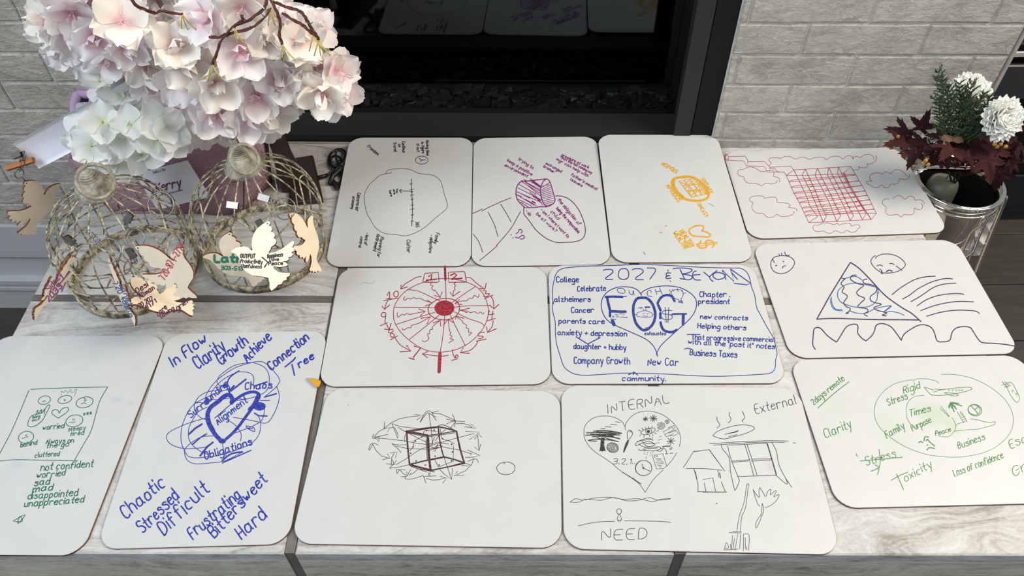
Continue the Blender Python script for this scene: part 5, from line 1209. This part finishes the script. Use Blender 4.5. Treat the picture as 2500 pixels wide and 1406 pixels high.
def spray(label, stalk_px, items, kind, Y0=.86):
    root = thing('cherry_blossom_branch' if kind != 'hydr' else 'hydrangea_stem', CEN+Vector((0, 0, -.08)), label, 'flowers', 'silk flowers in the burlap bag')
    for (px, py, dy, fx, fy, s) in items:
        pos = at_y(px, py, Y0+dy)
        # facing: fx, fy steer the bloom left/right and down/up as seen by someone at the hearth
        vd = (CAM-pos).normalized(); rt = Vector((1, 0, 0)); up = rt.cross(vd)*-1 if rt.cross(vd).z < 0 else rt.cross(vd)
        f = (vd + rt*fx + up.normalized()*fy).normalized()
        k = kind if kind == 'hydr' else ('cherry' if frnd.random() < .62 else 'cream')
        blossom(root, pos, f, k, s)
        if kind != 'hydr' and frnd.random() < .5:
            b_ = Vector(pos) - f*.004; c_ = b_ - f*.012+Vector((frnd.uniform(-.01, .01), .0, .016)); d_ = b_ + Vector((frnd.uniform(-.012, .012), .006, .032))
            mb = MB(); mb.tube(catmull([b_, c_, d_], 4), .0007, 5); mb.build('stalk', M['stem'], root)
    for pth in stalk_px:
        P = [Vector(q_) for q_ in catmull([at_y(c_[0], c_[1], c_[2]-.068) for c_ in pth], 4)]
        mb = MB()
        for w_ in range(3):
            Q = [p+Vector((.0011*math.cos(i*.9+w_*2.09), .0011*math.sin(i*.9+w_*2.09), .0011*math.sin(i*1.1+w_))) for i, p in enumerate(P)]
            mb.tube(Q, .0010, 5)
        r2 = random.Random(len(P))
        for i in range(1, len(P), 2):
            mb.tube([P[i], P[i]+Vector((r2.uniform(-.004, .004), r2.uniform(-.003, .003), r2.uniform(-.003, .004)))], [.0008, .0003], 4)
        mb.build('twig', M['twig'], root)
        for w_ in range(3):
            e = P[-1]; a_ = r2.uniform(-.012, .012); Q = catmull([e, e+Vector((a_*.4, -.003, -.008)), e+Vector((a_, -.002, -.020))], 4)
            mb = MB(); mb.tube(Q, .00075, 5); mb.build('stalk', M['stem'], root)
    return root
U_ = frnd.uniform
spray('pink and white cherry blossom branch at the upper left corner of the bunch', [[(300,-40,.88),(330,10,.88),(372,30,.90),(396,28,.90),(445,34,.90)]],
 [(176,28,.0,-.3,-.9,1.25),(114,50,.015,-.9,.1,1.0),(112,80,.02,-.8,-.5,.9),(170,74,.01,-.1,-.8,1.1),(299,54,-.03,.0,.2,1.25),(378,72,-.01,.4,-.2,1.0),(240,30,.02,-.2,.3,1.1),(232,92,-.01,-.2,-.3,1.1),(199,116,.02,-.3,-.5,1.0),(256,138,.0,-.3,-.6,1.05),(370,8,.02,.2,-.6,1.0),(312,112,-.015,.1,-.5,1.1),(150,122,.03,-.5,-.6,.9),(205,150,.03,-.4,-.9,.85),(120,18,.04,-.8,.5,.9),(200,-20,.02,-.3,.6,1.1),(290,-15,.0,0,.6,1.1),(350,-40,.03,0,.6,1.1)], 'cherry')
spray('cherry blossom branch with open pink-centred blooms in the middle of the bunch', [[(652,-20,.90),(645,20,.89),(612,46,.885),(570,66,.88),(545,92,.875),(530,125,.87),(519,158,.865)],[(512,92,.88),(540,88,.88),(600,72,.88),(640,50,.885),(660,20,.89)],[(590,38,.88),(592,50,.88),(572,64,.88)]],
 [(427,114,-.03,.1,.1,1.25),(457,162,-.03,.1,-.1,1.2),(437,200,-.02,-.2,-.4,1.1),(356,160,.0,-.1,-.9,1.1),(327,128,.02,-.2,-.4,1.0),(508,42,-.02,-.7,.0,1.25),(455,22,.02,-.4,.4,1.05),(582,128,-.03,.2,-.1,1.3),(527,205,-.03,.3,-.6,1.3),(484,120,.0,.1,.3,1.0),(548,158,.01,.1,-.2,1.1),(400,62,.01,.0,.5,1.1),(593,14,-.02,.0,-.9,1.25),(640,100,-.01,.2,.2,1.0),(410,5,.03,0,.6,1.1),(480,-30,.02,0,.5,1.2),(560,-30,.02,0,.5,1.2),(385,120,.03,-.1,0,1.0),(528,92,.03,0,.2,1.0)], 'cherry')
spray('low cherry blossom branch of cream and pink blooms above the mauve bag', [],
 [(437,262,-.01,-.2,-.3,1.35),(528,275,-.03,.1,-.6,1.3),(398,246,.0,-.5,-.4,1.2),(470,300,.01,.0,-.8,1.1),(560,290,-.01,.2,-.7,1.05),(613,282,-.02,.1,-.5,1.3),(628,236,-.02,-.2,-.2,1.2),(670,270,-.01,.6,-.4,1.1),(599,180,.0,.0,-.3,1.2),(443,322,.01,-.1,-.9,1.1),(488,246,.0,.1,-.2,1.1),(575,235,.01,.1,-.3,1.1),(650,300,.0,.4,-.8,1.0),(330,208,.02,-.4,-.5,1.0),(375,205,.01,-.2,-.5,1.1),(300,175,.03,-.4,-.6,.9),(500,320,.015,.1,-1,.9),(540,318,.02,.2,-.9,.85),(285,205,.03,-.5,-.7,.9)], 'cherry', .875)
spray('cherry blossom branch hanging at the right edge of the bunch with twisted brown twigs', [[(655,-10,.90),(672,20,.89),(684,55,.885),(682,85,.88),(690,108,.875)],[(668,6,.90),(705,18,.895),(738,32,.89),(752,55,.885),(768,80,.88),(778,96,.88)],[(690,34,.89),(720,50,.885),(745,66,.88),(765,84,.88)]],
 [(690,60,-.01,.2,.2,1.2),(722,62,.0,.3,.4,1.05),(730,100,-.02,.3,.0,1.2),(704,140,-.01,.1,-.2,1.2),(684,188,-.02,-.1,-.5,1.25),(734,200,-.01,.5,-.5,1.15),(662,150,.0,0,-.1,1.1),(768,72,.01,.8,.2,1.05),(784,165,.0,.0,-.1,1.1),(822,172,.0,.8,.0,1.1),(784,225,-.02,-.1,-.9,1.2),(832,228,.0,.7,-.4,1.05),(806,252,.0,.3,-1.2,1.0),(700,238,.01,.2,-.6,1.0),(640,160,.0,0,0,1.0),(755,150,.02,.4,.1,.95),(620,50,.02,0,.4,1.0),(655,18,.03,.1,.6,1.1),(712,225,.02,.3,-.7,.9)], 'cherry', .88)
hyd = []
hr = random.Random(8)
for (px, py) in [(250,298),(320,305),(205,318),(284,356),(384,340),(284,398),(225,356),(345,378),(262,330),(330,340),(245,385),(300,330),(390,300),(320,400),(350,318),(205,345),(275,275),(335,262),(300,240),(415,350),(360,280),(242,200),(262,235),(410,320),(232,285)]:
    hyd.append((px, py, hr.uniform(-.015, .015) + (.03 if py < 290 else 0), (px-300)/170+hr.uniform(-.3, .3), (330-py)/110+hr.uniform(-.3, .3), hr.uniform(.95, 1.2)))
spray('white hydrangea head drooping low over the left front of the burlap bag', [], hyd, 'hydr', .845)
# ------------------------------------------------------------------ chrome bucket in a wire stand, right of the hearth
bk = Vector((.731, .956, .002))
vase = thing('chrome_bucket_stand', (bk.x, bk.y, FZ), 'polished chrome bucket in a tall wire floor stand, beyond the right end of the hearth', 'vase')
mb = MB(); R0 = .066
pr = [(.0, -.190), (.030, -.190), (.042, -.182), (.050, -.150), (.054, -.10), (.0565, -.055), (.0585, -.030), (.0640, -.016), (.0672, -.006), (.0672, .0), (.0650, .0012), (.0625, .0), (.0600, -.014), (.0545, -.030), (.0525, -.055), (.050, -.10), (.046, -.15), (.036, -.178), (.0, -.184)]
mb.lathe(pr, bk, 56); mb.build('bucket', M['chrome'], vase)
mb = MB(); mb.lathe([(.0580, -.016), (.0530, -.031), (.0510, -.055), (.0485, -.10), (.044, -.15), (.034, -.177), (.0, -.180)], bk, 40); mb.build('painted_inner_shade', M['black'], vase)  # black shell added to paint the dark shade inside the chrome bucket
mb = MB(); mb.torus(bk+Vector((0, 0, -.002)), X_, Y_, .0675, .0028, 48, 8); mb.build('rim', M['chrome'], vase)
mb = MB(); mb.torus(bk+Vector((0, 0, -.020)), X_, Y_, .0662, .0022, 48, 8); mb.build('rim', M['chrome'], vase)
mb = MB(); mb.torus(bk+Vector((0, 0, -.115)), X_, Y_, .070, .0018, 48, 6); mb.build('stand_ring', M['chrome'], vase)
for k, a in enumerate((3.9, 5.0, 5.75, 1.2, 2.5)):
    d = Vector((math.cos(a), math.sin(a), 0)); mb = MB()
    P = catmull([bk+d*.066+Vector((0, 0, -.022)), bk+d*.071+Vector((0, 0, -.035)), bk+d*.064+Vector((0, 0, -.06)), bk+d*.070+Vector((0, 0, -.115)), bk+d*.084+Vector((0, 0, -.25)), bk+d*.10+Vector((0, 0, FZ+.002))], 6)
    mb.tube(P, .0022, 7); mb.ball(bk+d*.067+Vector((0, 0, -.022)), .0038, 8, 6); mb.ball(bk+d*.1+Vector((0, 0, FZ+.004)), .0045, 8, 6); mb.build('stand_leg', M['chrome'], vase)
# swing handle: a flat band lying across the mouth
P = catmull([at_y(2238, 420, .948), at_y(2262, 412, .944), at_y(2300, 411, .942), at_y(2345, 413, .941), at_y(2390, 412, .942), at_y(2425, 414, .944), at_y(2446, 432, .948)], 4)
V = []; 
for p in P: V += [p+Vector((0, 0, .0052)), p+Vector((0, .0014, .0052)), p+Vector((0, .0014, -.0052)), p+Vector((0, 0, -.0052))]
F_ = []
for i in range(len(P)-1):
    for c_ in range(4): a = i*4+c_; b = i*4+(c_+1) % 4; F_.append((a, b, b+4, a+4))
F_ += [(3,2,1,0), tuple(4*len(P)-4+q for q in range(4))]
obj('band_handle', V, F_, M['chrome'], vase)
for s_ in (-1, 1):
    mb = MB(); mb.ball(P[0] if s_ < 0 else P[-1], .005, 8, 6); mb.build('handle_rivet', M['chrome'], vase)
# slanting handle rod on the right
a, b = at_y(2455, 482, .935), at_y(2382, 664, .905)
mb = MB(); P = catmull([bk+Vector((.066, -.005, -.012)), a+Vector((-.006, 0, .001)), a, a.lerp(b, .1), a.lerp(b, .9), b, b+Vector((-.016, .01, -.012))], 5); mb.tube(P, .0040, 8); mb.build('side_rod', M['chrome'], vase)
can = thing('pillar_candle', bk+Vector((-.012, .018, -.10)), 'grey-green candle end standing inside the chrome bucket', 'candle')
mb = MB(); mb.lathe([(0, -.10), (.024, -.10), (.025, -.05), (.0245, -.026), (.022, -.016), (.014, -.011), (0, -.010)], bk+Vector((-.012, .018, 0)), 28); mb.build('candle_wax', plain('grey_green_wax', srgb(92, 94, 80), .5, 0, .1, 30), can)
mb = MB(); mb.tube([bk+Vector((-.012, .018, -.011)), bk+Vector((-.011, .018, -.004))], .0008, 5); mb.build('wick', M['black'], can)
pap = thing('crumpled_paper', at_z(2395, 606, -.17), 'crumpled white paper and brown wrapper caught behind the chrome stand', 'paper')
mb = MB(); pr_ = random.Random(3); c_ = at_y(2392, 592, .930); V = []; F_ = []
for j in range(7):
    for i in range(6): V.append(c_+Vector(((i-2.5)*.011+(j-3)*.004+pr_.uniform(-.003, .003), .02+pr_.uniform(-.012, .012), -(j-3)*.018+pr_.uniform(-.004, .004))))
for s_ in range(1):
    for j in range(6):
        for i in range(5): a = j*6+i; F_.append((a, a+1, a+7, a+6))
n_ = len(V); V += [p+Vector((0, .001, 0)) for p in V]; F_ += [tuple(q+n_ for q in f[::-1]) for f in F_]
obj('paper_sheet', V, F_, plain('crumpled_white_paper', srgb(196, 192, 190), .7, 0, .04, 20), pap, False)
mb = MB(); mb.ball(at_y(2322, 592, .955), .014, 12, 8, 0, (1.2, .8, .9)); mb.build('brown_wrapper', plain('brown_paper', srgb(96, 66, 50), .7, 0, .1, 20), pap)
# ------------------------------------------------------------------ bucket bouquet
M['leaf'] = plain('burgundy_leaf', srgb(38, 13, 16), .8, 0, .35, 45, .3, .15)
M['leaf2'] = plain('dull_plum_leaf', srgb(56, 26, 26), .8, 0, .3, 45, .3, .15)
def leaf_mesh(name, seed, mat):
    rnd = random.Random(seed); pts = []
    lobes = [(-2.25, .50), (-1.15, .80), (0, 1.0), (1.15, .80), (2.25, .50)]
    ang0 = []
    for li, (a, L) in enumerate(lobes):
        for (da, r) in ((-.42, .46), (-.30, .66), (-.24, .60), (-.16, .86), (-.09, .80), (0, 1.0), (.09, .80), (.16, .86), (.24, .60), (.30, .66), (.42, .46)):
            ang0.append((a+da, r*L*(1+rnd.uniform(-.06, .06))))
    for a, r in ang0: pts.append((math.sin(a)*r, math.cos(a)*r))
    pts.append((.05, -.18)); pts.insert(0, (-.05, -.18))
    V = []; F = []; n = len(pts); R = [1, .66, .33]
    cv = rnd.uniform(.25, .6); tw = rnd.uniform(-.5, .5)
    def z(x, y): r2 = x*x+y*y; return -cv*r2*.5+.12*abs(math.sin(3*math.atan2(x, y+.001)))*math.sqrt(r2)+tw*x*y*.5+.04*math.sin(9*x+seed)
    for k in R:
        for (x, y) in pts: V.append((x*k, y*k, z(x*k, y*k)))
    V.append((0, 0, 0)); c = len(V)-1
    for l in range(2):
        for i in range(n): j = (i+1) % n; F.append((l*n+i, l*n+j, (l+1)*n+j, (l+1)*n+i))
    for i in range(n): F.append((2*n+i, 2*n+(i+1) % n, c))
    me = bpy.data.meshes.new(name); me.from_pydata(V, [], F); me.materials.append(mat); me.polygons.foreach_set('use_smooth', [True]*len(F)); me.update(); return me
LM = [leaf_mesh('leaf', s_, M['leaf'] if s_ % 3 else M['leaf2']) for s_ in range(1, 7)]
gar = thing('maple_leaf_spray', bk+Vector((0, 0, -.02)), 'dark burgundy maple leaf spray spilling over the rim of the chrome bucket', 'leaves')
def leaf(px, py, Y, size, tipx, tipy, tilt, k):
    py -= 9 if py > 350 and px < 2430 else 0; p = at_y(px, py, Y); q = at_y(px+tipx, py+tipy, Y+tilt); d = (q-p).normalized()
    vd = (CAM-p).normalized(); nrm = (vd*.6+Vector((0, 0, .8))); nrm = (nrm-d*nrm.dot(d)).normalized(); x = d.cross(nrm)
    m = Matrix(((x.x, d.x, nrm.x, 0), (x.y, d.y, nrm.y, 0), (x.z, d.z, nrm.z, 0), (0, 0, 0, 1)))
    o = bpy.data.objects.new('leaf', LM[k % 6]); COL.objects.link(o); o.parent = gar; o.matrix_local = Matrix.Translation(p-ORG[gar.name]) @ m @ Matrix.Scale(size, 4)
    mb = MB(); c0_ = bk+Vector((0, 0, .012)); mb.tube([p, p.lerp(c0_, .5)+Vector((0, 0, .004)), c0_], .0011, 5); mb.build('leaf_stalk', M['twig'], gar)
for i, L_ in enumerate([(2215,330,.985,.044,-60,-24,.0),(2250,310,.985,.030,20,-40,.01),(2205,358,.95,.040,-66,4,-.02),(2235,380,.93,.030,-20,42,-.02),(2270,365,.94,.034,-10,20,-.03),(2320,372,.915,.036,-20,20,-.02),(2380,352,.96,.036,10,20,-.02),
   (2340,345,.97,.034,30,-10,.0),(2420,375,.925,.038,5,40,-.02),(2440,420,.90,.036,-10,50,-.01),(2470,350,.94,.040,50,16,.0),(2490,300,.97,.036,30,-30,.01),(2465,395,.92,.034,46,30,.0),(2400,335,.985,.032,-30,-14,.0),(2300,335,.97,.028,-30,-6,.0),(2365,390,.90,.028,-30,12,-.01),(2290,395,.915,.026,-26,16,-.01),(2505,385,.94,.034,30,20,0),(2280,345,.975,.036,-40,6,.0),(2350,360,.945,.040,-30,10,-.01),(2400,362,.95,.040,24,6,-.01),(2310,388,.93,.034,-40,8,-.01),(2445,385,.93,.036,20,-20,.0),(2250,350,.97,.034,-60,-2,.0),(2375,375,.93,.034,30,10,-.01),(2330,358,.96,.038,20,-8,0),(2410,400,.91,.038,10,46,-.02)]): leaf(*L_, i)
def mum(px, py, Y, Rr, face, label):
    c = at_y(px, py, Y); root = thing('chrysanthemum', c, label, 'flower', 'white chrysanthemums in the chrome bucket')
    q = Vector(face).to_track_quat('Z', 'Y').to_matrix().to_4x4()
    rings = ((20, 1.5, 1.0), (19, 1.25, 1.0), (17, 1.0, .97), (15, .75, .90), (12, .5, .80), (8, .28, .70), (5, .1, .6))
    for n, til, L in rings:
        for k in range(n):
            a = 2*math.pi*(k+.5*frnd.random())/n
            m = q @ Matrix.Rotation(a, 4, 'Z') @ Matrix.Rotation(math.pi/2-til+frnd.uniform(-.08, .08), 4, 'X') @ Matrix.Scale(Rr*L*frnd.uniform(.93, 1.05), 4)
            o = bpy.data.objects.new('petal', MUMP[frnd.randint(0, 1)]); COL.objects.link(o); o.parent = root; o.matrix_local = m
    mb = MB(); mb.tube([c, c.lerp(bk, .5)+Vector((0, .004, 0)), bk+Vector((0, .01, -.02))], .0016, 6); mb.build('stem', M['fern'], root)
    mb = MB(); mb.ball(c, Rr*.34, 10, 7); mb.build('flower_heart', M['mum'], root)
M['mum'] = plain('white_mum_petal', srgb(250, 250, 244), .8, 0, .03, 20)
M['fern'] = plain('dark_green_sprig', srgb(46, 66, 38), .7, 0, .35, 60)
MUMP = []
for s_ in (0, 1):
    v = []; f = []; rr = (0.05, .12, .15, .13, .10)
    prof_ = [(0, .06), (.3, .17), (.6, .22), (.82, .21), (.93, .14), (1.0, .03)]
    for (y, w_) in prof_:
        for u in (-1, -.5, 0, .5, 1): v.append((u*w_, y-(.05 if abs(u) == 1 and y > .8 else 0)+(.03 if (abs(u) == .5) and y > .9 else 0), (.07+.02*s_)*u*u*w_*6+.18*y*y))
    for j in range(5):
        for i in range(4): f.append((j*5+i, j*5+i+1, j*5+i+6, j*5+i+5))
    me = bpy.data.meshes.new('petal'); me.from_pydata(v, [], f); me.materials.append(M['mum']); me.polygons.foreach_set('use_smooth', [True]*len(f)); me.update(); MUMP.append(me)
mum(2434, 290, .945, .0355, (.15, -.75, .55), 'white chrysanthemum at the right of the bucket, lower of the two full blooms')
mum(2360, 234, .985, .0345, (.05, -.5, .8), 'white chrysanthemum behind the green sprigs, upper of the two full blooms')
mum(2215+60, 338, .985, .018, (-.4, -.6, .6), 'small pale bloom tucked behind the burgundy leaves at the left of the bucket')
def sprig(pb, pt_, Y, seed, label):
    rnd = random.Random(seed); a, b = at_y(*pb, Y), at_y(*pt_, Y+.012); root = thing('evergreen_sprig', a, label, 'foliage', 'green sprigs in the chrome bucket')
    mb = MB(); n = 15; P = [a.lerp(b, i/n)+Vector((.0015*math.sin(i+seed), 0, 0)) for i in range(n+1)]; mb.tube(P, [.0011*(1-.6*i/n) for i in range(n+1)], 5); mb.build('stem', M['fern'], root)
    mb = MB(); ax = (b-a).normalized(); sx = ax.cross(Vector((0, 1, 0))).normalized()
    for i in range(1, n+1):
        for s_ in (-1, 1):
            L = .026*(1-.60*i/n)*rnd.uniform(.7, 1.15); d = (ax*rnd.uniform(.6, .95)+sx*s_*rnd.uniform(.35, .75)+Vector((0, rnd.uniform(-.5, .3), 0))).normalized()
            e = P[i]+d*L; mb.tube([P[i], P[i].lerp(e, .5)+ax*.0008, e], [.0009, .0008, .0005], 4)
            for k in range(7):
                f = .12+.13*k; p = P[i].lerp(e, f); dd = (d+sx*rnd.choice((-1, 1))*rnd.uniform(.4, .8)+Vector((0, rnd.uniform(-.4, .2), 0))).normalized()
                mb.tube([p, p+dd*rnd.uniform(.003, .006)], [.0007, .0004], 4)
    o = mb.build('needles', M['fern'], root); tag(o, kind='stuff')
for i, (pb, pt_) in enumerate([((2325,350),(2292,178)),((2330,352),(2318,215)),((2340,352),(2345,205)),((2352,352),(2372,208)),((2362,352),(2398,232)),((2372,352),(2412,240)),((2318,350),(2286,245)),((2345,355),(2358,240)),((2335,352),(2303,200)),((2366,352),(2385,262))]):
    sprig(pb, pt_, .940+.004*(i % 3), i+1, 'dark green feathery sprig, %s' % ['tallest at the left of the bouquet','second from the left, beside the tallest','upright in the middle of the bouquet','leaning right before the upper white bloom','leaning right with its tip by the lower white bloom','rightmost, touching the lower white bloom','shortest, leaning left over the burgundy leaves','short and central, before the upper bloom','left of centre, half behind the tallest','low on the right, over the leaves'][i])
M['berry'] = plain('ochre_berry', srgb(150, 108, 48), .45, 0, .2, 80)
for i, (px, py, Y) in enumerate([(2253,398,.915),(2266,402,.912),(2260,392,.915),(2192,334,.97),(2170,356,.965),(2176,360,.963),(2434,358,.93),(2455,358,.93),(2443,352,.93),(2428,352,.93)]):
    mb = MB(); mb.ball(at_y(px, py, Y-.012), .0034, 8, 6); mb.build('berry', M['berry'], gar)
mb = MB(); p = at_y(2310, 338, .935)
for k in range(2):
    c_ = p+Vector((.016*k, 0, -.002*k)); V = [c_+Vector(q) for q in ((-.009,0,-.002),(-.004,.004,.005),(.008,.002,.003),(.012,-.002,-.003),(.002,-.006,-.003))]; V += [q+Vector((0, .0012, -.001)) for q in V]
    obj('dry_leaf', V, [(0,1,2,3,4), (9,8,7,6,5)]+[(i, 5+i, 5+(i+1) % 5, (i+1) % 5) for i in range(5)], plain('dry_tan_leaf', srgb(84, 56, 38), .6, 0, .2, 60), gar, False)
